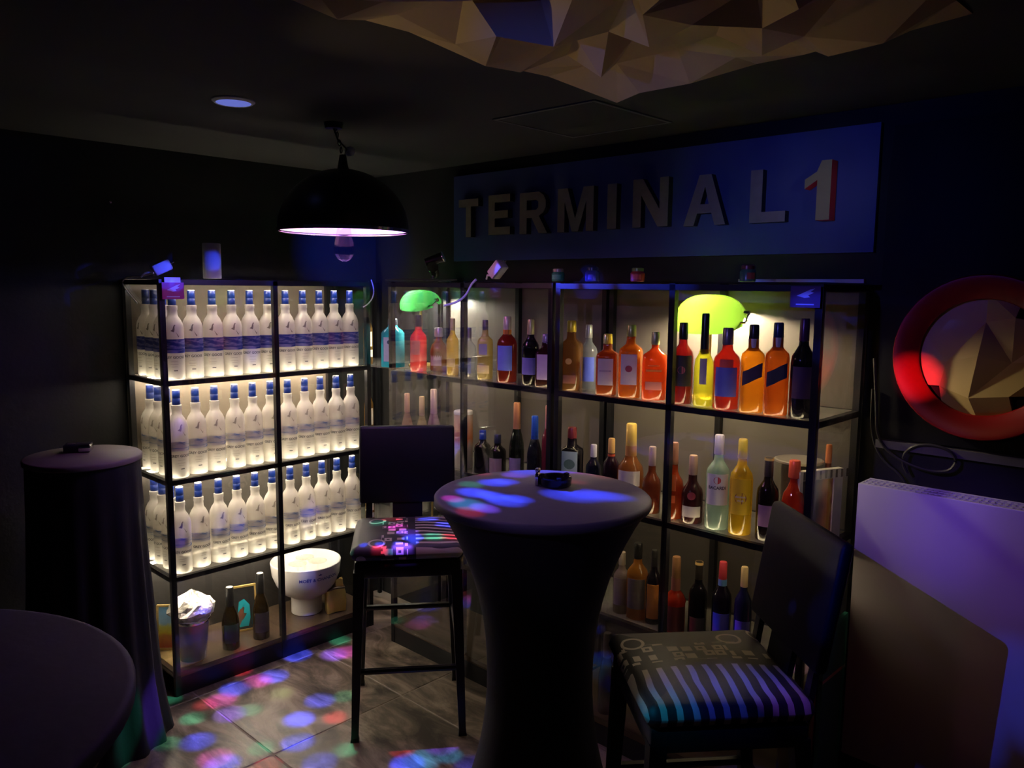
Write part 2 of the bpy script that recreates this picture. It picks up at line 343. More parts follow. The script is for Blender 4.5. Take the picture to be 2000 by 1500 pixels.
# access hatch and gold relief on the ceiling
x0, x1 = min(p[0] for p in hp), max(p[0] for p in hp); y0, y1 = min(p[1] for p in hp), max(p[1] for p in hp)
h = thing('ceiling_hatch', 'dark square access hatch set flush into the ceiling by the sign', 'hatch', ((x0+x1)/2, (y0+y1)/2, CEIL))
hw, hd = (x1-x0)/2, (y1-y0)/2
MB().box(-hw, hw, -hd, hd, -.003, 0).build('hatch_panel', M_ceil, h)
for a in ((-hw-.012, -hw+.002, -hd, hd), (hw-.002, hw+.012, -hd, hd), (-hw-.012, hw+.012, -hd-.012, -hd+.002), (-hw-.012, hw+.012, hd-.002, hd+.012)):
    MB().box(*a, -.004, 0).build('hatch_frame', pbr('hatch_trim', (.09, .09, .10), .4), h)
M_facet = pbr('bronze_relief', (.62, .46, .20), .45, .15, .18, 6)
def relief(parent, xs, ys, hgt, toworld, seed, skip=None):
    """folded triangular facets: each triangle is a wedge reaching back to its base plane"""
    rnd = random.Random(seed); P = {}
    for i, x in enumerate(xs):
        for j, y in enumerate(ys):
            ed = i in (0, len(xs)-1) or j in (0, len(ys)-1)
            jx = 0 if ed else rnd.uniform(-.3, .3)*(xs[1]-xs[0]); jy = 0 if ed else rnd.uniform(-.3, .3)*(ys[1]-ys[0])
            P[i, j] = (x+jx, y+jy, (hgt*rnd.uniform(.0, .25) if ed else hgt*rnd.choice((rnd.uniform(.0, .3), rnd.uniform(.6, 1)))))
    for i in range(len(xs)-1):
        for j in range(len(ys)-1):
            a, b, c, d = P[i, j], P[i+1, j], P[i+1, j+1], P[i, j+1]
            for tri in ((a, b, c), (a, c, d)) if rnd.random() < .5 else ((a, b, d), (b, c, d)):
                if skip and skip(*[sum(q[k] for q in tri)/3 for k in (0, 1)]): continue
                vs = [toworld(*q) for q in tri]+[toworld(q[0], q[1], -.004) for q in tri]
                MB().add(vs, [(0, 1, 2), (5, 4, 3), (0, 3, 4, 1), (1, 4, 5, 2), (2, 5, 3, 0)]).build('facet', M_facet, parent)
cr_ = thing('ceiling_relief', 'bronze folded triangle relief panel covering part of the dark ceiling', 'panel', (-1.0, -2.0, CEIL))
xs = [-1.0+.12*k for k in range(14)]; ys = [.28-.12*k for k in range(9)]
relief(cr_, xs, ys, .085, lambda x, y, z: (x, y, -z), 5)
# round downlight
p = on(2, CEIL, 456, 196)
d = thing('downlight', 'small round recessed ceiling downlight with pale blue face', 'light', (p[0], p[1], CEIL))
MB().lathe([(-.008, .052), (-.010, .058), (-.004, .066), (0, .066)], 28, closed=False).build('bezel', M_white, d, 40)
MB().lathe([(-.009, .053), (-.006, .054)], 28).build('lens', emitter('blue_reflection_lens', (.22, .27, .95), .55), d)  # emission stands in for blue light reflected by the switched-off lens

# ------------------------------------------------------------------ shelving units
Z1, Z2, Z3, ZB, ZT = 1.323, .914, .505, .092, 1.74
PW = .011
def unit(name, label, loc, rz, width, sides, backm, led, pm=None):
    u = thing(name, label, 'shelving unit', loc, rz, 'glass shelving units'); D = .36
    post = None
    for x in (0, width/2, width):
        for y in (0, D-.022):
            if x == width/2 and y and 'l' in sides: continue
            xx = min(max(x, PW), width-PW)
            if post is None: post = MB().box(-PW, PW, 0, .022, 0, ZT).build('post', M_black, u, loc=(xx, y, 0))
            else: inst(post, u, (xx, y, 0))
    for z in (Z1, Z2, Z3, ZT-.012):
        fr = MB().box(2*PW, width-2*PW, 0, .02, -.010, .010).build('rail', M_black, u, loc=(0, 0, z)); inst(fr, u, (0, D-.02, z))
        sr = MB().box(0, .02, .022, D-.022, -.010, .010).build('side_rail', M_black, u, loc=(0, 0, z)); inst(sr, u, (width-.02, 0, z))
    for z in (Z1, Z2, Z3): MB().box(.021, width-.021, .021, D-.021, 0, .010).build('glass_shelf', M_shelf, u, loc=(0, 0, z))
    MB().box(.0, width, .0, D, 0, .006).build('glass_top', M_pane, u, loc=(0, 0, ZT))
    MB().box(.0, width, .002, D-.002, -.012, .012).build('bottom_board', M_board, u, loc=(0, 0, ZB))
    MB().box(.02, width-.02, .002, .016, 0, ZB-.013).build('plinth', M_black, u)
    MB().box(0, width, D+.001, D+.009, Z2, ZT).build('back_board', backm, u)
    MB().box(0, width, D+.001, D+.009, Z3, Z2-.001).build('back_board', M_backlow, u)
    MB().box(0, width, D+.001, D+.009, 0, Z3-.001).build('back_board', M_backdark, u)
    for k in (0, 1):
        MB().box(.004+k*width/2, width/2-.004+k*width/2, -.006, -.002, ZB, ZT-.02).build('pane', pm or M_pane, u)
    if 'l' in sides: MB().box(-.006, -.002, .01, D-.01, ZB, ZT-.02).build('side_pane', M_smear, u)
    if 'r' in sides: MB().box(width+.002, width+.006, .01, D-.01, ZB, ZT-.02).build('side_pane', M_smear, u)
    for z, m, y in led:
        MB().box(.03, width-.03, y, y+.010, z-.010, z-.001).build('led_or_fill_strip', m, u)
    if 'l' in sides:
        MB().box(.0, width, .002, .075, ZT-.0035, ZT-.0005).build('top_light_shield', M_black, u)  # added to stop the top strip shining up through the glass
        for z in (Z1, Z2, Z3): MB().box(.0215, .029, .03, D-.03, z-.010, z-.001).build('led_or_fill_strip', M_ledf, u)  # side strips added to brighten the left column and the picture below
    return u
XB = -.052
unit('shelving_unit', 'glass shelving unit packed with rows of frosted vodka bottles', (-1.018, 0, 0), 0, 1.018, 'l', M_back,
     [(ZT-.0045, M_fillt, .022), (Z1, M_ledf, .022), (Z2, M_ledf, .022), (Z3, M_ledf, .022), (Z1, M_led, .29), (Z2, M_led, .29), (Z3, M_led, .29)])
unit('shelving_unit', 'glass shelving unit in the corner behind the bar stool', (XB, -.212, 0), -PI/2, 1.0, '', M_backb, [(Z1, M_ledw, .022)], M_refl)
unit('shelving_unit', 'glass shelving unit with coloured liquor bottles beside the radiator', (XB, -1.227, 0), -PI/2, 1.0145, 'r', M_backb, [(Z1, M_ledw, .022), (Z2, M_ledw, .022)])

# ------------------------------------------------------------------ vodka bottles
M_frost = frosted('frosted_bottle', (.97, .93, .86), .5)
M_cap = pbr('blue_cap_foil', (.004, .02, .16), .35, .0, .1)
def band_mat(name, deep, pale, cut):
    m, t, out = nt(name); b = N(t, 'ShaderNodeBsdfPrincipled', i_Roughness=.5); tc = N(t, 'ShaderNodeTexCoord'); mp = N(t, 'ShaderNodeMapping')
    mp.inputs['Rotation'].default_value = (0, .55, 0); mp.inputs['Scale'].default_value = (12, 12, 60); t.links.new(tc.outputs['Object'], mp.inputs[0])
    n = N(t, 'ShaderNodeTexNoise', i_Scale=1.6, i_Detail=4, i_Distortion=.6); t.links.new(mp.outputs[0], n.inputs['Vector'])
    r = N(t, 'ShaderNodeValToRGB'); e = r.color_ramp.elements; e[0].position = cut-.08; e[0].color = c4(deep); e[1].position = cut+.08; e[1].color = c4(pale)
    t.links.new(n.outputs['Fac'], r.inputs[0]); t.links.new(r.outputs[0], b.inputs['Base Color'])
    tl = N(t, 'ShaderNodeBsdfTranslucent'); t.links.new(r.outputs[0], tl.inputs[0]); mx = N(t, 'ShaderNodeMixShader', i_0=.4); t.links.new(b.outputs[0], mx.inputs[1]); t.links.new(tl.outputs[0], mx.inputs[2])
    t.links.new(mx.outputs[0], out.inputs[0]); return m
M_band1 = band_mat('blue_ribbon_print', (.03, .05, .33), (.28, .27, .62), .52)
M_band2 = band_mat('pale_ribbon_print', (.08, .25, .62), (.88, .86, .86), .40)
VR, VH = .0412, .365
def goose(mat, parent, r):
    """bird print: body, neck and wing as flat print on the glass"""
    mb = MB()
    for poly in ([(-.008, 0), (-.002, .004), (.001, .014), (.004, .018), (.007, .016), (.004, .013), (.004, .004), (.002, -.004)], [(.006, -.002), (.016, -.016), (.022, -.008), (.018, -.014), (.014, -.019)]):
        vs = []
        for x, z in poly:
            a = -PI/2+x*1.4/r; vs += [(r*math.cos(a), r*math.sin(a), .200+z*1.4)]
        mb.add(vs, [tuple(range(len(vs)))])
    return mb.build('bird_print', mat, parent)
def vodka(kind):
    t = thing('vodka_bottle', 'x', 'bottle')
    k = VH
    MB().lathe([(0, VR*.93), (.004, VR), (.57*k, VR), (.62*k, VR*.93), (.67*k, VR*.74), (.70*k, VR*.56), (.72*k, VR*.48), (.775*k, VR*.46), (.78*k, VR*.50), (.825*k, VR*.50), (.83*k, VR*.3)], 28).build('glass_body', M_frost, t, 50)
    MB().lathe([(.828*k, VR*.37), (.83*k, VR*.39), (.90*k, VR*.385), (.902*k, VR*.37), (.904*k, VR*.385), (.988*k, VR*.37), (.993*k, VR*.34)], 20).build('cap', M_cap, t, 50)
    MB().lathe([(.991*k, VR*.355), (.998*k, VR*.355), (k, VR*.33)], 20).build('cap_highlight', pbr('pale_cap_highlight', (.62, .64, .70), .35, .2), t, 50)  # pale disc carries the highlight on top of the cap
    if kind == 0:
        patch(VR+.0003, .30*k, .455*k, 1.5, 'ribbon_label', M_band1, t, n=14, nz=1)
        goose(pbr('bird_grey', (.22, .19, .17), .6), t, VR+.0006)
    else:
        patch(VR+.0003, .31*k, .42*k, 1.25, 'ribbon_label', M_band2, t, n=14, nz=1)
        goose(pbr('grey_print', (.42, .38, .33), .6), t, VR+.0006)
    o = wrap_text('GREY GOOSE', .0145, VR+.0007, .24*k, 'lettering', M_ink, t, .0004)
    for j, (z, wd) in enumerate(((.205, .5), (.17, .62), (.145, .45), (.10, .30))):
        patch(VR+.0004, z*k, z*k+(.0035 if j == 3 else .0012), wd*.6, 'print_line', M_ink if j == 3 else pbr('pale_print', (.45, .41, .36), .6), t, n=5, t=.0003, a0=.12*(j == 3))
    return t
protos = {0: vodka(0), 1: vodka(1)}; used = {0: False, 1: False}
def put_vodka(kind, loc, rz, label, group):
    if not used[kind]:
        t = protos[kind]; t.location = loc; t.rotation_euler.z = rz; t['label'] = label; t['group'] = group; used[kind] = True; return t
    return copy_thing(protos[kind], loc, rz, label, group)
SH = {'top': (Z1, 0), 'middle': (Z2, 1), 'lowest bottle': (Z3, 1)}
for nm, (z, kd) in SH.items():
    for k in range(11):
        x = -.940+.0880*k+random.uniform(-.002, .002)
        put_vodka(kd, (x, .066 if k == 0 else .084+random.uniform(-.003, .003), z+.0102), math.radians(-20+random.uniform(-14, 14)),
                  'frosted vodka bottle, %s from the left in the %s row' % (ORD[k], {'top': 'top front', 'middle': 'middle front', 'lowest bottle': 'bottom front'}[nm]), 'vodka bottles along the shelf fronts')
    for k in range(3):
        put_vodka(kd, (-.944, .149+.083*k, z+.0102), math.radians(-75+random.uniform(-10, 10)),
                  'frosted vodka bottle seen through the side pane, %s behind the corner, %s row' % (ORD[k], {'top': 'top', 'middle': 'middle', 'lowest bottle': 'bottom'}[nm]), 'vodka bottles along the side pane')

# ------------------------------------------------------------------ liquor bottles
PROF = {
 'round': ([(0, .93), (.015, 1), (.58, 1), (.64, .9), (.69, .62), (.73, .42), (.80, .37)], .80, .40, 2.0),
 'wine': ([(0, .93), (.015, 1), (.55, 1), (.62, .93), (.68, .65), (.73, .42), (.78, .38)], .78, .41, 2.0),
 'champagne': ([(0, .95), (.015, 1), (.38, 1), (.48, .93), (.58, .72), (.66, .5), (.70, .44)], .70, .46, 2.0),
 'square': ([(0, .94), (.015, 1), (.62, 1), (.67, .93), (.71, .6), (.74, .42), (.84, .38)], .84, .42, 5.0),
 'flat': ([(0, .94), (.015, 1), (.55, 1.02), (.66, .95), (.72, .5), (.76, .30), (.82, .28)], .82, .33, 3.0),
 'longneck': ([(0, .95), (.015, 1), (.42, 1), (.50, .9), (.56, .6), (.62, .42), (.72, .38)], .72, .40, 2.0),
 'gin': ([(0, .95), (.015, 1), (.70, .98), (.76, .80), (.82, .45), (.88, .38)], .88, .45, 5.0),
 'sauce': ([(0, .95), (.015, 1), (.38, 1), (.42, 1.06), (.50, .75), (.55, .45), (.70, .40)], .70, .42, 2.0),
 'squat': ([(0, .93), (.02, 1), (.45, 1.05), (.60, .85), (.68, .5), (.74, .36), (.80, .34)], .80, .50, 2.0)}
LAB = {}
def paper(c): 
    k = 'label_%d_%d_%d' % tuple(int(x*99) for x in c); return pbr(k, c, .55, 0, .10, 60)
def foil(c, metal=.3): 
    k = 'cap_%d_%d_%d' % tuple(int(x*99) for x in c); return pbr(k, c, .28, metal, .08)
def glassc(c, clear): 
    k = 'bottle_glass_%d_%d_%d_%d' % (*[int(x*99) for x in c], int(clear*99)); return liquor(k, c, clear)
def bottle(label, loc, rz, r, h, style, gc, clear, cc, labels=(), text=(), neck=None, cap_z=None, name='liquor_bottle', group=None, emblem=None):
    prof, cz, cr, p = PROF[style]
    dy = .62 if style == 'flat' else (.8 if style == 'gin' else 1.0)
    if cap_z: cz = cap_z
    t = thing(name, label, 'bottle', loc, rz, group)
    MB().lathe([(z*h, q*r) for z, q in prof if z <= cz]+[(cz*h, cr*.85*r)], 28, p=p if p < 3 else p, dy=dy).build('glass_body', glassc(gc, clear), t, 45)
    MB().lathe([(cz*h-.002, cr*r), (cz*h+.002, cr*1.03*r), (h*.985, cr*.98*r), (h, cr*.85*r)], 20).build('cap', foil(cc), t, 45)
    for (z0, z1, ha, lc, *sl) in labels:
        patch(r+.0006, z0*h, z1*h, ha, 'paper_label', paper(lc), t, p=p, dy=dy, n=12, slant=(sl[0]*h if sl else 0))
    if neck: MB().lathe([(neck[0]*h, cr*1.02*r+.001), (neck[1]*h, cr*1.0*r+.001)], 20, closed=False).build('neck_label', foil(neck[2]), t, 45)
    for (tx, z, size, tc) in text: wrap_text(tx, size, r+.0018, z*h, 'lettering', paper(tc), t, .0004, p=p, dy=dy)
    if emblem:
        z, er, ec = emblem; mb = MB(); vs = []
        for k in range(14):
            a = -PI/2+er*math.cos(2*PI*k/14)/r; q = (r+.0016)*sq(a, p); vs.append((q*math.cos(a), q*math.sin(a)*dy, z*h+er*math.sin(2*PI*k/14)))
        mb.add(vs, [tuple(range(14))]).build('emblem', paper(ec), t)
    return t
def on_b(px, ytop, dep, wpx, zshelf):
    """centre, height and radius of a bottle on the right-hand shelves from where it shows"""
    X = XB+dep; a = on(0, X, px, ytop); base = Vector((X, a[1], zshelf))
    return base, a[2]-zshelf, wpx*depth(a)/F/2
AMB, RED, DK, CLR = (.75, .28, .03), (.62, .06, .02), (.02, .015, .015), (.85, .9, .88)
LAV_LIT = (.62, .56, .60)  # pale label paper with the violet room light put into its colour
S1, S2, S3, SB = Z1+.0102, Z2+.0102, Z3+.0102, ZB+.0122
FACE = -PI/2+.45      # turned a little towards the room
def B(label, px, ytop, wpx, z, style, gc, clear, cc, dep=.075, rot=0, **kw):
    loc, h, r = on_b(px, ytop, dep, wpx, z); return bottle(label, loc, FACE+rot, r, h, style, gc, clear, cc, **kw)
g1 = 'liquor bottles on the upper right shelves'
B('pale blue square gin bottle beside the green lamp in the corner', 767, 622, 42, S1, 'gin', (.12, .66, .80), .45, (.10, .12, .16), dep=.10, labels=[(.12, .62, .5, (.62, .78, .82))], emblem=(.52, .010, (.05, .12, .2)), group=g1)
B('coral pink bottle with dark stopper standing below the green lamp', 817, 615, 33, S1, 'round', (.95, .16, .16), .35, (.10, .08, .13), labels=[(.30, .55, .6, (.85, .25, .18))], group=g1)
B('short brown bottle right of the coral pink bottle', 857, 640, 34, S1, 'squat', (.40, .18, .08), .35, (.75, .72, .68), labels=[(.12, .45, .7, (.38, .28, .36))], dep=.16, group=g1)
B('golden tequila bottle before the corner unit\'s middle post', 884, 622, 24, S1, 'round', (.85, .62, .12), .45, (.75, .62, .25), labels=[(.15, .3, .8, (.78, .62, .2))], group=g1)
B('clear bottle with silver cap and blue foot label', 915, 640, 30, S1, 'round', (.72, .74, .74), .5, (.5, .5, .55), labels=[(.08, .4, .7, (.22, .24, .55))], group=g1)
B('pale gold bottle between the clear and the dark red bottle', 948, 625, 27, S1, 'square', (.82, .66, .22), .45, (.14, .13, .14), labels=[(.10, .24, .8, (.82, .68, .25)), (.42, .6, .55, (.25, .22, .4))], group=g1)
B('dark red bottle with bright blue label and orange neck', 991, 618, 40, S1, 'round', (.42, .05, .02), .35, (.85, .75, .55), labels=[(.18, .56, .8, (.22, .30, .85))], neck=(.68, .8, (.9, .30, .05)), group=g1)
B('black wine bottle with yellow and lilac striped capsule', 1037, 624, 34, S1, 'wine', DK, .15, (.62, .55, .25), labels=[(.16, .42, .9, (.22, .2, .55))], group=g1)
B('dark bottle with pale lilac label beside the double post', 1067, 652, 38, S1, 'square', (.10, .03, .02), .25, (.35, .33, .42), labels=[(.14, .62, .6, (.75, .62, .72))], group=g1)
B('brown herbal liqueur bottle with yellow cap', 1117, 626, 42, S1, 'square', (.42, .20, .05), .35, (.85, .66, .05), labels=[(.1, .22, .6, (.35, .13, .06))], emblem=(.42, .012, (.75, .42, .10)), group=g1)
B('clear bottle with deep blue label behind brown bottle', 1151, 634, 34, S1, 'round', (.45, .48, .52), .5, (.35, .36, .33), labels=[(.12, .5, .9, (.06, .10, .55))], dep=.15, group=g1)
B('whiskey bottle with plain lavender lit label and broad yellow cap', 1188, 652, 42, S1, 'square', (.55, .14, .03), .4, (.85, .68, .05), labels=[(.16, .60, .62, LAV_LIT), (.38, .41, .5, (.35, .28, .40))], group=g1)
B('whiskey bottle with lavender lit label and red round seal', 1234, 634, 44, S1, 'square', (.68, .22, .03), .42, (.45, .55, .15), labels=[(.18, .60, .62, (.72, .62, .75))], emblem=(.40, .012, (.42, .07, .12)), group=g1)  # label colour carries the violet room light
B('flat orange red whisky bottle with rose foot label', 1281, 648, 48, S1, 'flat', (.72, .13, .03), .42, (.55, .66, .30), labels=[(.15, .27, .62, (.78, .26, .20)), (.42, .45, .6, (.85, .3, .06)), (.50, .515, .45, (.85, .3, .06))], group=g1)
B('dark red bottle with black label behind the middle post', 1336, 630, 42, S1, 'round', (.30, .03, .03), .35, (.03, .04, .04), labels=[(.22, .60, 1.0, (.025, .02, .03))], emblem=(.42, .013, (.45, .08, .14)), group=g1)
B('tall yellow green bottle in front of the large green lamp', 1379, 612, 38, S1, 'longneck', (.72, .70, .08), .5, (.02, .04, .03), labels=[(.24, .52, .35, (.45, .45, .48), 0)], cap_z=.72, neck=(.56, .74, (.03, .05, .03)), group=g1)
B('dark red cognac bottle with blue shield label', 1423, 640, 52, S1, 'round', (.50, .05, .03), .4, (.22, .20, .20), labels=[(.16, .52, .85, (.13, .16, .62)), (.52, .62, .5, (.85, .10, .06))], group=g1)
B('amber square whisky bottle with slanted black label, left of pair', 1474, 634, 45, S1, 'square', (.95, .42, .03), .48, (.03, .03, .03), labels=[(.36, .52, .7, (.05, .03, .06), .055)], neck=(.70, .84, (.86, .80, .66)), group=g1)
B('amber square whisky bottle with slanted black label, right of pair', 1522, 630, 46, S1, 'square', (.85, .25, .03), .48, (.02, .05, .13), labels=[(.36, .52, .7, (.03, .03, .06), .055)], neck=(.70, .84, (.86, .80, .66)), group=g1)
B('near black wine bottle last before the right post', 1573, 622, 46, S1, 'wine', (.015, .012, .02), .1, (.10, .03, .09), labels=[(.2, .52, .9, (.07, .025, .10))], group=g1)
g2 = 'liquor bottles on the middle right shelves'
B('black square bottle with green round portrait label', 1118, 834, 42, S2, 'square', DK, .1, (.25, .04, .05), labels=[(.28, .66, .65, (.42, .58, .62))], emblem=(.47, .020, (.12, .22, .20)), group=g2)
B('dark bottle with white and blue capsule behind the round table', 1160, 868, 30, S2, 'wine', (.02, .02, .05), .2, (.68, .66, .78), group=g2)
B('dark bottle with orange red banded capsule', 1195, 856, 32, S2, 'wine', (.05, .02, .04), .2, (.85, .50, .18), neck=(.64, .76, (.75, .12, .06)), group=g2)
B('large bottle with cream label and gilt neck', 1234, 827, 52, S2, 'longneck', (.45, .17, .05), .4, (.75, .52, .12), labels=[(.28, .46, .9, (.66, .60, .52))], neck=(.62, .74, (.55, .26, .08)), group=g2)
B('brown rum bottle with pinkish cap beside the round table', 1275, 872, 36, S2, 'longneck', (.30, .08, .03), .35, (.50, .38, .36), group=g2)
B('tall reddish amber bottle just right of the middle post', 1318, 864, 40, S2, 'longneck', (.55, .11, .03), .42, (.58, .30, .20), labels=[(.38, .6, .35, (.70, .14, .04)), (.22, .32, .3, (.70, .12, .04))], group=g2)
B('dark red bottle with white foot label', 1355, 889, 42, S2, 'longneck', (.12, .03, .03), .3, (.62, .40, .28), labels=[(.10, .26, .9, (.62, .54, .46))], emblem=(.42, .014, (.40, .05, .05)), group=g2)
B('clear rum bottle with large white label', 1406, 849, 47, S2, 'round', (.62, .82, .70), .62, (.62, .60, .72), labels=[(.27, .60, .95, (.80, .78, .66))], text=[('BACARDI', .44, .0145, (.06, .05, .05))], emblem=(.535, .012, (.62, .06, .05)), group=g2)
B('golden rum bottle with yellow label', 1452, 857, 45, S2, 'round', (.92, .62, .04), .5, (.72, .58, .08), labels=[(.22, .60, .9, (.92, .58, .02))], text=[('HAVANA', .40, .008, (.85, .7, .6)), ('CLUB', .36, .008, (.85, .7, .6))], neck=(.60, .68, (.35, .28, .18)), emblem=(.395, .019, (.30, .04, .07)), group=g2)
B('black wine bottle with lilac label and gilt capsule top', 1503, 894, 42, S2, 'wine', (.02, .012, .012), .12, (.05, .04, .04), labels=[(.18, .44, .85, (.32, .16, .30))], neck=(.97, 1.0, (.75, .55, .2)), group=g2)
B('red six-sided bottle with red stopper near right post', 1553, 899, 44, S2, 'squat', (.62, .07, .03), .42, (.72, .10, .06), labels=[(.12, .34, .8, (.55, .04, .05))], dep=.10, group=g2)
B('bottle with red and gilt stopper behind the steel lid', 1620, 868, 30, S2, 'round', (.55, .16, .05), .4, (.80, .25, .08), dep=.28, group=g2)
# corner unit, middle shelf
B('champagne bottle with copper foil neck', 1010, 786, 30, S2, 'champagne', (.02, .03, .02), .15, (.62, .28, .14), labels=[(.1, .3, .8, (.5, .42, .62))], neck=(.52, .72, (.62, .30, .16)), group=g2)
B('champagne bottle with bright blue foil neck', 1045, 812, 30, S2, 'champagne', (.015, .02, .04), .15, (.03, .14, .75), neck=(.55, .72, (.03, .12, .6)), group=g2)
B('slim bottle with rose foil capsule next to the double post', 1070, 792, 22, S2, 'wine', (.40, .06, .10), .3, (.62, .26, .24), neck=(.6, .8, (.62, .24, .28)), group=g2)
B('dark bottle with blue cap behind the bar stool back', 943, 840, 34, S2, 'round', DK, .12, (.02, .06, .5), group=g2)
B('black bottle with pinkish label above the table rim', 972, 848, 34, S2, 'round', DK, .15, (.05, .06, .12), labels=[(.1, .45, .8, (.55, .42, .40))], group=g2)
B('pink sparkling bottle above the stool back', 795, 768, 24, S2, 'champagne', (.75, .48, .42), .4, (.80, .50, .40), labels=[(.1, .3, .8, (.7, .6, .6))], group=g2)
B('pale gold sparkling bottle above the stool back', 824, 774, 24, S2, 'champagne', (.72, .58, .36), .4, (.78, .60, .38), group=g2)
B('lilac sparkling bottle above the stool back', 847, 760, 28, S2, 'champagne', (.70, .52, .62), .4, (.72, .55, .62), neck=(.55, .72, (.72, .5, .66)), group=g2)
# lowest bottle shelf on the right
g3 = 'bottles on the lower right shelf'
B('pale bottle with grey label half hidden by the table cloth', 1216, 1078, 34, S3, 'round', (.45, .36, .32), .4, (.5, .45, .35), labels=[(.15, .6, .9, (.42, .34, .34))], group=g3)
B('amber bottle with black cap and grey portrait label', 1247, 1060, 42, S3, 'round', (.62, .28, .04), .4, (.02, .02, .02), labels=[(.15, .55, .9, (.18, .15, .14))], group=g3)
B('slim dark bottle with upright orange label', 1279, 1074, 30, S3, 'wine', DK, .1, (.03, .03, .03), labels=[(.08, .55, .8, (.62, .24, .04))], group=g3)
B('red hot sauce shaped bottle with speckled neck', 1322, 1087, 40, S3, 'sauce', (.78, .08, .03), .3, (.35, .18, .08), labels=[(.02, .36, 1.2, (.22, .05, .06))], neck=(.55, .72, (.42, .16, .12)), group=g3)
B('black wine bottle with brass capsule top', 1366, 1097, 36, S3, 'wine', DK, .1, (.04, .035, .03), neck=(.965, 1.0, (.8, .56, .22)), labels=[(.1, .3, .9, (.12, .11, .14))], group=g3)
B('dark bottle with red capsule and blue neck label', 1413, 1097, 38, S3, 'wine', DK, .1, (.55, .06, .07), neck=(.66, .80, (.14, .34, .68)), labels=[(.15, .42, .9, (.10, .09, .30))], group=g3)
B('dark bottle with brass top half behind the right chair', 1455, 1107, 34, S3, 'wine', (.015, .02, .06), .1, (.55, .42, .20), labels=[(.15, .4, .9, (.08, .08, .24))], group=g3)
B('dusty dark bottle standing on the bottom shelf beside the round table', 1187, 1236, 34, SB, 'champagne', (.10, .09, .10), .1, (.16, .13, .11), dep=.06)
B('maroon bottle on the low corner shelf under the bar stool', 790, 1105, 26, S3, 'wine', (.22, .03, .06), .2, (.45, .35, .42), dep=.2, labels=[(.35, .45, .8, (.5, .45, .45))])
B('dark bottle with pale collar on the low corner shelf', 838, 1105, 26, S3, 'wine', DK, .2, (.35, .3, .25), dep=.2, neck=(.6, .66, (.6, .55, .45)))
# ---- wine bottles in the corner gap, on their own small glass shelf
cs = thing('corner_shelf', 'small glass corner shelf between the two shelving rows', 'shelf', (.17, .08, 0))
for z in (Z1, Z2, Z3): MB().box(-.14, .13, -.24, .26, 0, .010).build('glass_shelf', M_shelf, cs, loc=(0, 0, z))
for q in ((-.14, .25), (.12, .25), (.12, -.25)): MB().box(-.009, .009, -.009, .009, 0, ZT).build('post', M_black, cs, loc=(q[0], q[1], 0))
for nm, z, px, yt in (('upper', S1, 713, 596), ('middle', S2, 707, 742), ('lower', S3, 704, 945)):
    a = on(1, .06, px, yt)
    bottle('slim wine bottle with cream label on the %s corner shelf' % nm, (max(a[0]+.03, .052), .09, z), -.5, .024, a[2]-z, 'wine', (.35, .20, .06), .3, (.82, .74, .55) if nm == 'middle' else (.25, .2, .15), labels=[(.12, .24, .9, (.75, .7, .6)), (.30, .55, .8, (.80, .70, .52))], group='wine bottles in the corner')

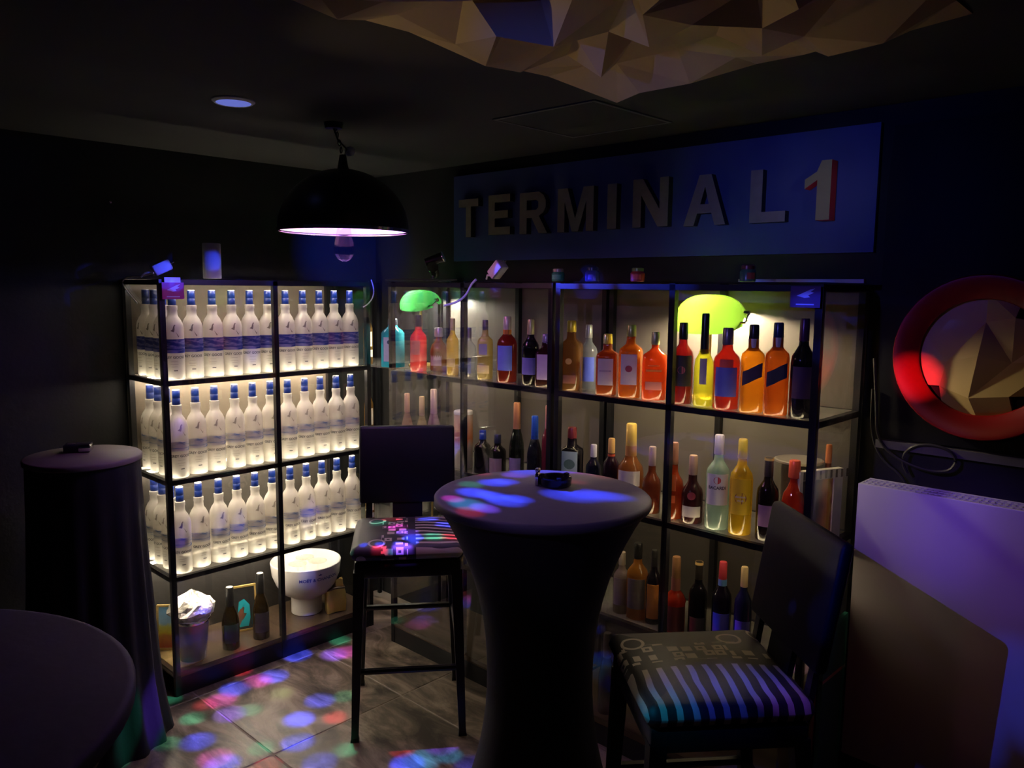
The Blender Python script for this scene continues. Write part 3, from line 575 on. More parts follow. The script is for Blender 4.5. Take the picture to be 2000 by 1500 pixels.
# ------------------------------------------------------------------ green desk lamps
def shade_mat(name, c):
    m, t, out = nt(name); tl = N(t, 'ShaderNodeBsdfTranslucent', i_Color=c4([x*.085 for x in c])); df = N(t, 'ShaderNodeBsdfDiffuse', i_Color=c4([x*.15 for x in c])); a = N(t, 'ShaderNodeMixShader', i_0=.25)
    t.links.new(tl.outputs[0], a.inputs[1]); t.links.new(df.outputs[0], a.inputs[2]); gl = N(t, 'ShaderNodeBsdfGlossy', i_Roughness=.08); f = fres(t)
    ms = N(t, 'ShaderNodeMixShader'); t.links.new(f.outputs[0], ms.inputs[0]); t.links.new(a.outputs[0], ms.inputs[1]); t.links.new(gl.outputs[0], ms.inputs[2]); t.links.new(ms.outputs[0], out.inputs[0]); return m
def desk_lamp(label, loc, rz, H, L, R, mat, bulb):
    """banker's lamp: local x runs along the shade, shade top at height H"""
    t = thing('desk_lamp', label, 'lamp', loc, rz, 'green desk lamps')
    MB().lathe([(0, .06), (.010, .062), (.018, .05), (.022, .014)], 28).build('base', M_gold, t, 40)
    MB().cyl((0, 0, .02), (0, .0, H-R*.9), .006).build('stem', M_gold, t, 40)
    MB().tube([(-L/2-.012, 0, H-R*.62), (-L/2-.012, .03, H-R*.95), (0, .03, H-R*1.0), (L/2+.012, .03, H-R*.95), (L/2+.012, 0, H-R*.62)], .004).build('yoke', M_chrome, t, 40)
    for s in (-1, 1): MB().cyl((s*(L/2-.004), 0, H-R*.62), (s*(L/2+.014), 0, H-R*.62), .008).build('pivot', M_chrome, t, 40)
    vs, fs, n, m = [], [], 16, 12
    for off in (0, .004):
        for i in range(n+1):
            u = -1+2*i/n; k = max(0.05, (1-abs(u)**3.2))**.5; rr = (R-off)*k
            for j in range(m+1):
                a = math.radians(-22)+math.radians(184)*j/m
                vs.append((u*(L/2-off), rr*math.cos(a)*1.05, H-R+rr*math.sin(a)))
    W_ = m+1; O = (n+1)*W_
    for i in range(n):
        for j in range(m):
            q = i*W_+j; fs += [(q, q+1, q+W_+1, q+W_), (O+q, O+q+W_, O+q+W_+1, O+q+1)]
    ed = [i*W_ for i in range(n+1)]+[n*W_+j for j in range(1, m+1)]+[i*W_+m for i in range(n-1, -1, -1)]+[j for j in range(m-1, 0, -1)]
    fs += [(ed[i], ed[(i+1) % len(ed)], O+ed[(i+1) % len(ed)], O+ed[i]) for i in range(len(ed))]
    sh = MB().add(vs, fs).build('shade', mat, t, 60); sh.data.materials.append(M_pane)
    nq = 2*n*m
    for k, pg in enumerate(sh.data.polygons):
        if k < nq and k % 2 == 1: pg.material_index = 1
    MB().cyl((L*.02, 0, H-R*.62), (L*.22, 0, H-R*.62), .016, n=14).build('bulb', emitter(bulb[0], bulb[1], bulb[2]), t, 40)
    return t
lp = on(0, .15, 1390, 575); l2 = on(0, .15, 822, 566)
desk_lamp('large green glass desk lamp glowing above the amber whisky bottles', (.15, lp[1], S1), PI/2+.1, lp[2]-S1, .25, .098, shade_mat('yellow_green_shade', (.45, .95, .09)), ('warm_bulb', (1, .82, .55), BULB))
desk_lamp('green glass desk lamp glowing in the corner unit above the blue gin', (.15, l2[1], S1), PI/2-.1, l2[2]-S1, .25, .075, shade_mat('emerald_shade', (.14, .95, .22)), ('cool_bulb', (1, .93, .75), BULB*.55))

# ------------------------------------------------------------------ pendant lamp
pn = thing('pendant_lamp', 'large black dome pendant lamp with coloured glowing rim', 'lamp', PEND)
R = .235
prof = [(R*.93*math.sin(a), R*math.cos(a)) for a in [PI/2*k/14 for k in range(14)]]
MB().lathe([(0, R)]+prof[1:]+[(R*.93, .012)], 40, closed=False).build('dome', pbr('black_enamel', (.012, .012, .013), .35), pn, 50)
MB().lathe([(0, R-.004)]+[(z*.97, r*.975) for z, r in prof[1:]]+[(R*.9, .010)], 40, closed=False).build('inner_lining', pbr('pale_lining', (.75, .72, .78), .35), pn, 50)
MB().lathe([(-.006, R-.004), (-.008, R+.001), (.004, R+.003), (.004, R-.004)], 40, closed=False).build('rim', M_chrome, pn, 40)
MB().cyl((0, 0, R*.9), (0, 0, R*.93+.05), .022, .012).build('top_cap', M_black, pn, 40)
MB().cyl((0, 0, .03), (0, 0, R*.92), .018).build('bulb_holder', M_black, pn, 40)
MB().lathe([(-.112, .008), (-.104, .024), (-.085, .036), (-.06, .038), (-.03, .032), (.03, .02)], 10).build('party_bulb', pane_mat('crystal_bulb', (.85, .85, .97), ior=1.25), pn)
zc = CEIL-PEND[2]
for k in range(5):
    z = R*.93+.03+(zc-R*.93-.03)*k/5
    M_ = Matrix.Translation((.0+.006*k*(-1), .002*k, z+.010)) @ Matrix.Rotation(k*PI/2, 4, 'Z')
    MB().tube([M_@Vector((.006*math.cos(a), 0, .011*math.sin(a))) for a in [2*PI*j/10 for j in range(11)]], .002, 5).build('chain_link', M_black, pn, 40)
MB().cyl((-.03, .01, zc-.02), (-.03, .01, zc), .03, .035, 20).build('ceiling_rose', M_black, pn, 40)
MB().tube([(-.03, .01, zc-.02), (-.02, .0, zc-.06), (.01, -.01, R*.93+.07), (.0, 0, R*.93+.04)], .003).build('cord', M_black, pn, 40)
MB().rbox(.012, .046, -.02, .014, R*.93+.05, R*.93+.082, .014).build('connector_box', pbr('blue_white_plastic', (.35, .45, .85), .4), pn, 50)
for nm, dx, dy_, c, e in (('glow_blue', .10, -.12, (.12, .2, 1), 1.6), ('glow_pink', -.10, -.02, (1, .1, .6), .8), ('glow_amber', -.15, .08, (1, .75, .3), .5), ('glow_violet', .16, .0, (.5, .25, 1), .8)):
    ld = bpy.data.lights.new(nm, 'POINT'); ld.color = c; ld.energy = e*DISCO; ld.shadow_soft_size = .02; lo = bpy.data.objects.new(nm, ld); col.objects.link(lo); lo.location = PEND+Vector((dx, dy_, .05))

# ------------------------------------------------------------------ sign
sg = thing('wall_sign', 'dark blue board sign with raised letters reading TERMINAL 1', 'sign', (.30, -1.26, 1.845))
MB().box(0, .019, -.99, .985, 0, .402).build('board', pbr('navy_board', (.05, .07, .26), .6, 0, .15, 8), sg)
M_let = pbr('brushed_letter', (.32, .28, .24), .45, .3, .2, 30)
M_lets = pbr('black_letter', (.02, .02, .022), .5)
GL = {'T': [(.37, 0), (.63, 0), (.63, .8), (1, .8), (1, 1), (0, 1), (0, .8), (.37, .8)],
 'E': [(0, 0), (1, 0), (1, .19), (.3, .19), (.3, .41), (.9, .41), (.9, .6), (.3, .6), (.3, .81), (1, .81), (1, 1), (0, 1)],
 'M': [(0, 0), (.2, 0), (.2, .68), (.41, 0), (.59, 0), (.8, .68), (.8, 0), (1, 0), (1, 1), (.72, 1), (.5, .3), (.28, 1), (0, 1)],
 'I': [(0, 0), (1, 0), (1, 1), (0, 1)],
 'N': [(0, 0), (.24, 0), (.24, .66), (.72, 0), (1, 0), (1, 1), (.76, 1), (.76, .36), (.28, 1), (0, 1)],
 'L': [(0, 0), (1, 0), (1, .2), (.34, .2), (.34, 1), (0, 1)],
 '1': [(.48, 0), (1, 0), (1, 1), (.62, 1), (.45, .82), (0, .70), (0, .54), (.48, .68)]}
def glyph(ch):
    me = bpy.data.meshes.new('glyph')
    if ch == 'A': P = [(0, 0), (.25, 0), (.50, .76), (.50, 1), (.36, 1), (.33, .24), (.40, .42), (.67, .24), (.60, .42), (.75, 0), (1, 0), (.64, 1)]; Q = [(0, 1, 5, 6, 2, 3, 4), (5, 7, 8, 6), (9, 10, 11, 3, 2, 8, 7)]
    elif ch == 'R':
        P = [(0, 0), (.26, 0), (.26, .38), (.26, .57), (.26, .81), (.26, 1), (0, 1), (.44, .38), (.70, .42), (.86, .50), (.94, .62), (.94, .78), (.86, .91), (.70, 1), (.60, .81), (.68, .76), (.68, .63), (.60, .57), (.70, 0), (1, 0)]
        Q = [(0, 1, 2, 3, 4, 5, 6), (4, 14, 13, 5), (14, 15, 11, 12, 13), (15, 16, 10, 11), (16, 17, 8, 9, 10), (2, 7, 8, 17, 3), (7, 18, 19, 8)]
    else: P = GL[ch]; Q = [tuple(range(len(P)))]
    me.from_pydata([(x, y, 0) for x, y in P], [], Q); return me
def letter(ch, x0, x1, yt, yb, face, side, th=.03):
    me = glyph(ch); xs_ = [v.co.x for v in me.vertices]; ys_ = [v.co.y for v in me.vertices]
    a = on(0, .30-th, x0, (yt+yb)/2); b = on(0, .30-th, x1, (yt+yb)/2); c = on(0, .30-th, (x0+x1)/2, yt); d_ = on(0, .30-th, (x0+x1)/2, yb)
    sx = (a[1]-b[1])/(max(xs_)-min(xs_)); sz = (c[2]-d_[2])/(max(ys_)-min(ys_))
    import bmesh
    bm = bmesh.new(); bm.from_mesh(me)
    r = bmesh.ops.extrude_face_region(bm, geom=bm.faces[:]); bmesh.ops.translate(bm, verts=[v for v in r['geom'] if isinstance(v, bmesh.types.BMVert)], vec=(0, 0, 1))
    bmesh.ops.recalc_face_normals(bm, faces=bm.faces)
    for v in bm.verts:
        x, y, z = v.co; v.co = Vector((-z*th, a[1]-(x-min(xs_))*sx+1.26, d_[2]-1.845+(y-min(ys_))*sz))
    bmesh.ops.recalc_face_normals(bm, faces=bm.faces); bm.normal_update()
    m2 = bpy.data.meshes.new('letter'); m2.materials.append(side); m2.materials.append(face)
    for f in bm.faces: f.material_index = 1 if abs(f.normal[0]) > .7 else 0
    bm.to_mesh(m2); bm.free(); o = bpy.data.objects.new('letter', m2); col.objects.link(o); o.parent = sg; return o
for ch, x0, x1, yt, yb in (('T', 896, 934, 389, 463), ('E', 954, 996, 380, 458), ('R', 1015, 1069, 375, 456), ('M', 1089, 1159, 366, 452), ('I', 1186, 1204, 359, 447), ('N', 1236, 1305, 348, 443), ('A', 1336, 1418, 341, 440), ('L', 1465, 1535, 330, 434)):
    letter(ch, x0, x1, yt, yb, M_let, M_lets)
o = letter('1', 1571, 1622, 314, 430, pbr('mustard_face', (.42, .36, .14), .5), pbr('red_edge', (.62, .04, .03), .5), .045); o['label'] = 'mustard numeral one with red edges'

# ------------------------------------------------------------------ porthole panel, sill, radiator
pp = thing('porthole', 'black wall panel with a red ring round a folded bronze relief', 'panel', (.30, -2.582, 1.53))
Rm = Matrix.Rotation(-PI/2, 4, 'Y')       # local z of the ring -> towards the room (-X)
# board with a round hole
n = 48; vs = []; RO = .245; RI = .172
for off in (0, .018):
    for k in range(n):
        a = 2*PI*k/n; cx, cz_ = math.cos(a), math.sin(a); s_ = 1/max(abs(cx)/.62 if cx < 0 else abs(cx)/.30, abs(cz_)/(.70 if cz_ > 0 else .275))
        vs.append((off, -(s_*cx), s_*cz_))
    for k in range(n):
        a = 2*PI*k/n; vs.append((off, -RI*1.03*math.cos(a), RI*1.03*math.sin(a)))
fs = []
for k in range(n):
    j = (k+1) % n
    fs += [(k, j, n+j, n+k), (2*n+k, 3*n+k, 3*n+j, 2*n+j), (k, 2*n+k, 2*n+j, j), (n+k, n+j, 3*n+j, 3*n+k)]
MB().add([(x, -y, z) for x, y, z in vs], fs).build('board', pbr('matt_black_board', (.003, .003, .0035), .6, spec=.2), pp)
MB().lathe([(-.01, RI+.004), (.006, RI), (.012, RI+.004), (.030, RO-.012), (.030, RO-.004), (.022, RO), (.0, RO)], 56, closed=False, M=Rm).build('ring', pbr('red_lacquer', (.34, .006, .010), .4, 0, .08), pp, 60)
gx = [-.19+.095*k for k in range(5)]
relief(pp, gx, gx, .05, lambda x, y, z: (.0135-z*.8, -x, y), 11, skip=lambda x, y: x*x+y*y > .20**2)
s1 = tag(MB().box(.285, .319, -3.4, -2.30, 1.222, 1.248).build('trim_1', pbr('grey_sill', (.10, .095, .09), .5)), kind='structure')
rd = thing('radiator', 'large white panel radiator with slotted top grille', 'radiator', (.12, -2.312, .25))
M_rad = pbr('radiator_enamel', (.50, .48, .52), .35, 0, .04)
RL, RH = 1.1, .885
MB().rbox(-.0, .008, -RL, 0, 0, RH, .003, 2).build('front_panel', M_rad, rd, 30)
MB().rbox(.092, .10, -RL, 0, 0, RH, .003, 2).build('rear_panel', M_rad, rd, 30)
for y in (-.006, -RL): MB().box(.009, .091, y, y+.006, .01, RH-.002).build('side_panel', M_rad, rd)
for x in (.009, .033, .062, .086): MB().box(x, x+.005, -RL+.006, -.006, RH-.012, RH).build('grille_bar', M_rad, rd)
sl = None
for k in range(64):
    y = -.018-.0168*k
    if sl is None: sl = MB().box(.014, .086, -.0045, .0045, -.010, -.002).build('grille_slat', M_rad, rd, loc=(0, y, RH))
    else: inst(sl, rd, (0, y, RH))
MB().box(.012, .088, -RL+.01, -.01, RH-.06, RH-.05).build('convector_core', pbr('dark_convector', (.03, .03, .03), .6), rd)
for y in (-.1, -.6): MB().box(.10, .199, y-.015, y+.015, .3, .34).build('wall_bracket', M_rad, rd)
# cables beside the shelf
def cable(label, pts, r, mat):
    # smooth the polyline
    P = [Vector(p) for p in pts]
    for _ in range(2):
        Q = [P[0]]
        for a, b in zip(P, P[1:]): Q += [a*.75+b*.25, a*.25+b*.75]
        P = Q+[P[-1]]
    return tag(MB().tube(P, r, 6).build('cable', mat, None, 40), label, 'cable')
M_cab = pbr('black_cable', (.03, .028, .026), .35)
M_wcab = pbr('white_cable', (.7, .7, .74), .4)
cb = lambda *q: [on(0, .28, x, y) for x, y in q]
cable('black cable looping in a ring under the red porthole', cb((1708, 700), (1712, 800), (1712, 850), (1735, 885), (1790, 915), (1850, 925), (1872, 900), (1850, 875), (1800, 866), (1768, 880), (1762, 905), (1772, 925)), .005, M_cab)
cable('second black cable drooping behind the radiator', [Vector((.29, p[1], p[2])) for p in cb((1702, 760), (1698, 850), (1720, 900), (1760, 930), (1772, 960))], .004, M_cab)
cable('white cable from the plug adapter down the left shelf side', [on(0, -1.03, x, y) for x, y in ((300, 533), (278, 540), (250, 540), (238, 548), (243, 562), (256, 578), (268, 592))], .003, M_wcab)
cable('pale cable hanging from the shelf top at the corner', [(.0, -.012, 1.752), (.012, -.02, 1.70), (-.0, -.02, 1.66), (-.03, -.02, 1.632), (-.05, -.012, 1.62)], .003, M_wcab)
cable('blue lit cable curving from the shelf top to the corner lamp', [on(0, -.063, x, y) for x, y in ((930, 546), (920, 556), (912, 575), (895, 590), (868, 597))], .005, pbr('blue_lit_cable', (.45, .5, .8), .4))  # blue light put into the colour of the cable
cable('thin black cable trailing over the top of the corner unit', [(.05, -.06, 1.752), (.0, -.3, 1.755), (-.01, -.45, 1.750), (.02, -.6, 1.752)], .003, M_cab)

# ------------------------------------------------------------------ things on top of the units
TP = ZT+.006
def adapter(label, loc, rz, tilt):
    t = thing('power_adapter', label, 'adapter', loc, rz)
    Mx = Matrix.Rotation(tilt, 4, 'Y')
    MB().rbox(-.036, .036, -.025, .025, -.022, .022, .006, 3, M=Matrix.Translation((0, 0, .043)) @ Mx).build('housing', M_white, t, 40)
    for s in (-1, 1): MB().cyl(Matrix.Translation((0, 0, .043)) @ Mx @ Vector((.036, s*.009, 0)), Matrix.Translation((0, 0, .043)) @ Mx @ Vector((.052, s*.009, 0)), .0024).build('pin', M_chrome, t)
    MB().tube([Matrix.Translation((0, 0, .043)) @ Mx @ Vector((-.036, 0, 0)), (-.06, 0, .02), (-.075, .01, .005)], .004).build('lead', M_wcab, t, 40)
    return t
a = on(1, .06, 316, 545); adapter('white plug adapter lying tilted on the left end of the vodka unit', (a[0], .06, TP-.002), -.2, -.45)
a = on(0, -.02, 972, 550); adapter('white plug adapter tipped up on top of the corner unit', (-.02, a[1], TP+.004), -PI/2, -.75)
a = on(1, .15, 415, 545)
t = thing('paper_roll', 'white upright roll standing on top of the vodka unit', 'roll', (a[0], .15, TP))
MB().lathe([(0, .036), (.003, .038), (.148, .038), (.151, .036)], 28).build('roll_body', pbr('white_paper', (.72, .73, .76), .7), t, 40)
MB().lathe([(.1512, .016), (.1516, .016)], 20).build('dark_core_disc', M_lets, t)  # dark disc standing in for the shaded hollow of the roll
a = on(0, .08, 846, 546)
t = thing('clip_spotlight', 'small black twin spotlight with chrome edges on the corner unit', 'spotlight', (.08, a[1], TP))
MB().lathe([(0, .03), (.008, .03), (.012, .01)], 20).build('foot', M_black, t, 40)
MB().cyl((0, 0, .01), (0, 0, .06), .006).build('stem', M_chrome, t, 40)
for z, s in ((.045, 1), (.095, -1)):
    q = MB().cyl((.03*s, .02, z-.012), (-.03*s, -.03, z+.016), .020, .024, 18).build('head', M_black, t, 40)
    MB().cyl((-.03*s, -.03, z+.016), (-.033*s, -.034, z+.018), .025, .025, 18).build('chrome_ring', M_chrome, q, 40)
for px, lab, c, hh, cc in ((1090, 'small green glass jar with flat lid on the shelf top', (.06, .30, .16), .05, (.5, .5, .35)), (1157, 'small blue tin on the shelf top left of the red ornament', (.06, .08, .42), .055, (.05, .07, .2)),
                           (1245, 'small red ornament jar on the shelf top', (.42, .06, .05), .05, (.25, .35, .10)), (1460, 'small tin with red and green stripes on the shelf top', (.10, .25, .10), .055, (.30, .10, .05))):
    a = on(0, .03, px, 550); t = thing('trinket_jar', lab, 'jar', (.03, a[1], TP), -1.2, 'trinkets on the shelf top')
    MB().lathe([(0, .022), (.003, .025), (hh*.6, .026), (hh*.75, .020)], 18, p=2.0 if px != 1157 else 5).build('jar_body', pbr('jar_%d' % px, c, .25, 0, .3, 60), t, 40)
    MB().lathe([(hh*.74, .021), (hh*.95, .021), (hh, .017)], 18).build('lid', foil(cc), t, 40)
    if px == 1460: patch(.0263, .01, .03, .5, 'stripe', paper((.5, .12, .05)), t, a0=.5)
    else: patch(.0263, .008, .026, .7, 'paper_label', paper([min(1, x*1.8) for x in c]), t)
pr = tag(MB().box(.18, .20, -2.27, -1.85, TP, TP+.012).build('light_profile', pbr('aluminium_profile', (.55, .45, .32), .35, .6)), 'slim aluminium light profile lying along the right shelf top', 'light')
# cards taped behind the glass
def card(label, loc, rz, wdt, hgt, c):
    t = thing('card', label, 'card', loc, rz)
    MB().box(-wdt/2, wdt/2, -.001, .001, -hgt/2, hgt/2).build('sheet', pbr('card_%s' % label[:5], c, .5), t)
    poly = [(-.36, -.05), (-.1, .10), (.2, .28), (.40, .34), (.22, .16), (.36, .12), (.12, -.02), (.2, -.12), (-.02, -.16)]
    MB().prism([(x*wdt*.8, y*hgt*.9+.006) for x, y in poly], .0006, Matrix.Translation((0, -.0012, 0)) @ Matrix.Rotation(PI/2, 4, 'X')).build('bird_emblem', pbr('card_print', (.62, .62, .85), .5), t)
    MB().box(-wdt*.3, wdt*.3, -.0017, -.001, -hgt*.38, -hgt*.32).build('print_line', pbr('card_print', (.62, .62, .85), .5), t)
    return t
a = on(1, -.012, 338, 568); card('magenta card with pale bird mark on the left pane', (a[0], -.012, a[2]), 0, .088, .066, (.35, .02, .16))
a = on(0, XB-.012, 1573, 580); card('dark purple card with blue bird mark on the right pane', (XB-.012, a[1], a[2]), -PI/2, .09, .062, (.10, .03, .14))
a = on(1, -.008, 336, 549); tag(MB().box(-.032, .032, -.002, .002, -.011, .011).build('tape_strip', M_white, None, loc=(a[0], -.010, a[2]+.004)), 'strip of white tape above the magenta card', 'tape')

# ------------------------------------------------------------------ bar tables with stretch covers
def cover_table(label, c, R, H, waist, foot, lobes=4, seam=True):
    t = thing('bar_table', label, 'table', c, 0, 'covered bar tables')
    rings = []; n = 64
    for k in range(19):
        u = k/18; z = H*(1-u)-.012
        if u < .5: q = u/.5; r = R+(waist-R)*(1-(1-q)**2.2)
        else: q = (u-.5)/.5; r = waist+(foot-waist)*q**2.0
        rings.append([(r*(1+.10*max(0, u-.45)*math.cos(lobes*2*PI*j/n))*math.cos(2*PI*j/n), r*(1+.10*max(0, u-.45)*math.cos(lobes*2*PI*j/n))*math.sin(2*PI*j/n), max(z, 0)) for j in range(n)])
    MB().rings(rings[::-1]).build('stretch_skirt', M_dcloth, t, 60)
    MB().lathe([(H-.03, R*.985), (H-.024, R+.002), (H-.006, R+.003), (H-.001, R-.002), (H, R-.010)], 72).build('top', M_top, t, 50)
    return t
M_top = pbr('lit_top_cloth', (.075, .062, .085), .7, 0, .12, 40, bump=.06)  # same black cover, light falling on the top put into its colour
cover_table('round bar table with black stretch cover in the middle of the room', (-.575, -1.63, 0), .325, 1.10, .165, .30)
cover_table('tall bar table with black cover at the left edge, nearest', (-2.31, -1.748, 0), .45, 1.10, .30, .42)
# draped pedestal by the wall
t = thing('draped_pedestal', 'slim round pedestal table with hanging black drape by the left wall', 'table', (-1.356, -.09, 0))
n = 72; rings = []
for k in range(11):
    u = k/10; amp = .012*min(1, u*2); r = .188+.05*u**2+(.06*max(0, u-.8)*5)**1.5
    rings.append([((r+amp*math.cos(15*2*PI*j/n+u*.6))*math.cos(2*PI*j/n), (r+amp*math.cos(15*2*PI*j/n+u*.6))*math.sin(2*PI*j/n), 1.085*(1-u)) for j in range(n)])
MB().rings(rings[::-1]).build('drape', M_dcloth, t, 60)
MB().lathe([(1.075, .186), (1.08, .195), (1.094, .196), (1.10, .190)], 60).build('top', pbr('taupe_top', (.18, .15, .13), .6), t, 50)
# cigarette box on the pedestal
a = on(2, 1.10, 153, 882)
t = thing('metal_box', 'small black and silver box lying on the draped pedestal', 'box', (a[0], a[1], 1.10), -.5)
MB().rbox(-.045, .045, -.032, .032, 0, .032, .006, 3).build('box_body', pbr('black_gloss', (.02, .02, .03), .2), t, 40)
MB().rbox(.005, .047, -.034, .034, .004, .028, .004, 3).build('silver_sleeve', M_chrome, t, 40)
MB().box(-.03, -.005, -.02, .02, .032, .037).build('clasp', M_chrome, t)
# ashtray and lighter on the middle table
a = on(2, 1.10, 1085, 948)
t = thing('ashtray', 'round black glass ashtray on the middle bar table', 'ashtray', (a[0], a[1], 1.10))
MB().lathe([(0, .044), (.004, .050), (.026, .052), (.030, .049), (.028, .043), (.010, .038), (.009, .002)], 36).build('bowl', pbr('black_glass', (.012, .012, .016), .08, 0, .1), t, 40)
for k in range(3):
    an = 2*PI*k/3+.4; MB().box(-.006, .006, .040, .054, .027, .034, Matrix.Rotation(an, 4, 'Z')).build('cigarette_rest', pbr('black_glass', (.012, .012, .016), .08), t)
a = on(2, 1.10, 1050, 948)
t = thing('lighter', 'silver lighter standing against the ashtray', 'lighter', (a[0], a[1], 1.10), .3)
MB().rbox(-.010, .010, -.006, .006, 0, .042, .003, 3).build('case', M_chrome, t, 40)
MB().rbox(-.010, .010, -.006, .006, .043, .056, .003, 3).build('lid', M_chrome, t, 40)

# ------------------------------------------------------------------ bar stools
def fabric():
    m, t, out = nt('patterned_seat_fabric'); b = N(t, 'ShaderNodeBsdfPrincipled', i_Roughness=.55); tc = N(t, 'ShaderNodeTexCoord'); sp = N(t, 'ShaderNodeSeparateXYZ'); t.links.new(tc.outputs['Object'], sp.inputs[0])
    def mth(op, a, bb=None, c=None):
        n = N(t, 'ShaderNodeMath', operation=op)
        for i, v in enumerate((a, bb, c)):
            if v is None: continue
            if isinstance(v, (int, float)): n.inputs[i].default_value = v
            else: t.links.new(v, n.inputs[i])
        return n.outputs[0]
    nz = N(t, 'ShaderNodeTexNoise', i_Scale=7, i_Detail=1); t.links.new(tc.outputs['Object'], nz.inputs['Vector'])
    wob = mth('MULTIPLY', nz.outputs['Fac'], .03)
    # stripes on one half (running across), small squares and loops on the other
    st = mth('GREATER_THAN', mth('FRACT', mth('MULTIPLY', mth('ADD', sp.outputs['Y'], wob), 26)), .60)
    vor = N(t, 'ShaderNodeTexVoronoi', feature='F1', distance='CHEBYCHEV', i_Scale=26, i_Randomness=.55); t.links.new(tc.outputs['Object'], vor.inputs['Vector'])
    d = vor.outputs['Distance']; sqr = mth('MULTIPLY', mth('LESS_THAN', d, .36), mth('GREATER_THAN', d, .14))
    v2 = N(t, 'ShaderNodeTexVoronoi', feature='F1', i_Scale=11, i_Randomness=1.0); t.links.new(tc.outputs['Object'], v2.inputs['Vector'])
    lp_ = mth('MULTIPLY', mth('LESS_THAN', mth('ABSOLUTE', mth('SUBTRACT', v2.outputs['Distance'], .34)), .045), mth('LESS_THAN', sp.outputs['X'], -.08))
    other = mth('MAXIMUM', mth('MULTIPLY', sqr, mth('GREATER_THAN', sp.outputs['X'], -.10)), lp_)
    right = mth('GREATER_THAN', sp.outputs['X'], .03); left = mth('LESS_THAN', sp.outputs['X'], .0)
    pat = mth('MAXIMUM', mth('MULTIPLY', st, right), mth('MULTIPLY', other, left))
    mx = N(t, 'ShaderNodeMix', data_type='RGBA'); mx.inputs[6].default_value = (.022, .018, .022, 1); mx.inputs[7].default_value = (.45, .38, .34, 1); t.links.new(pat, mx.inputs[0])
    t.links.new(mx.outputs[2], b.inputs['Base Color']); t.links.new(b.outputs[0], out.inputs[0]); return m
M_fab = fabric()
M_bk = pbr('black_leatherette', (.007, .007, .010), .55, 0, .15, 30, bump=.05, spec=.25)
M_leg = pbr('black_lacquer_wood', (.010, .009, .010), .35)
def stool(label, loc, rz):
    t = thing('bar_stool', label, 'stool', loc, rz, 'bar stools with square backs')
    MB().rbox(-.215, .215, -.22, .20, .70, .76, .03, 5, crown=.012).build('seat', M_fab, t, 60)
    MB().rbox(-.20, .20, -.205, .185, .635, .70, .01, 2).build('seat_frame', M_leg, t, 30)
    F_, T_ = {}, {}
    for sx in (-1, 1):
        for sy in (-1, 1):
            top = (sx*.182, -.01+sy*.175, .66); bot = (sx*.205, -.01+sy*.20+(.04 if sy > 0 else 0), 0)
            T_[sx, sy] = Vector(top); F_[sx, sy] = Vector(bot)
            lg = MB().bar(bot, top, .013, .013, .021, .021).build('leg', M_leg, t)
            MB().bar((bot[0], bot[1], 0), (bot[0], bot[1], .012), .016, .016, .015, .015).build('foot_cap', M_black, lg)
    def at(k, z): return F_[k]+(T_[k]-F_[k])*(z/.66)
    for a, b, z, m in (((-1, -1), (1, -1), .27, M_bk), ((-1, 1), (1, 1), .36, M_leg), ((-1, -1), (-1, 1), .36, M_leg), ((1, -1), (1, 1), .36, M_leg)):
        MB().cyl(at(a, z), at(b, z), .013, n=8).build('footrest' if z == .27 else 'stretcher', m if m is M_leg else M_leg, t, 30)
    lean = .035
    MB().rbox(-.20, .20, -.016, .016, .815, 1.135, .012, 3, M=Matrix.Translation((0, .205, 0)) @ Matrix(((1, 0, 0, 0), (0, 1, .16, -.16*.815), (0, 0, 1, 0), (0, 0, 0, 1)))).build('backrest', M_bk, t, 40)
    for s in (-1, 1): MB().bar((s*.16, .185, .66), (s*.16, .213, .85), .013, .008).build('back_post', M_leg, t)
    MB().bar((0, .185, .70), (0, .207, .83), .062, .008).build('back_bracket', M_bk, t)
    return t
stool('black bar stool with square back facing the camera before the shelves', (-.395, -.765, 0), math.radians(-39))
stool('black bar stool turned sideways beside the radiator, right of the table', (-.574, -2.207, 0), math.radians(-131))

# ------------------------------------------------------------------ things on the vodka unit's bottom board
def onz(px, py, z=SB): return on(2, z, px, py)
# gilt framed bottle-box picture
def framed(label, loc, rz, wd, ht, lean, pic, fr, extra=None):
    t = thing('framed_picture', label, 'picture', loc, rz); Ml = Matrix.Rotation(lean, 4, 'X')
    b = .008
    for q in ((-wd/2, wd/2, 0, b), (-wd/2, wd/2, ht-b, ht), (-wd/2, -wd/2+b, b, ht-b), (wd/2-b, wd/2, b, ht-b)): MB().box(q[0], q[1], -.008, .008, q[2], q[3], Ml).build('frame_side', fr, t)
    MB().box(-wd/2+b, wd/2-b, -.001, .004, b, ht-b, Ml).build('print', pic, t)
    if extra: extra(t, Ml)
    return t
a = onz(306, 1268)
framed('gilt framed picture with blue sky and yellow field, bottom left shelf', (-.945, .235, SB+.005), -.75, .10, .20, -.10,
       ramp_mat('sky_field_print', [(0, (.65, .12, .04)), (.28, (.75, .30, .05)), (.36, (.85, .70, .03)), (.52, (.75, .75, .15)), (.6, (.35, .60, .85)), (1, (.15, .45, .85))], nscale=6, namt=.12), M_gold)
tag(MB().box(-1.0, -.885, .03, .325, SB, SB+.004).build('gold_lit_strip', pbr('gold_lit_board', (.72, .52, .22), .4, .3)), 'gold lit strip of the bottom shelf under the framed picture', 'mat')  # gold sheet stands in for the brightly lit end of the board
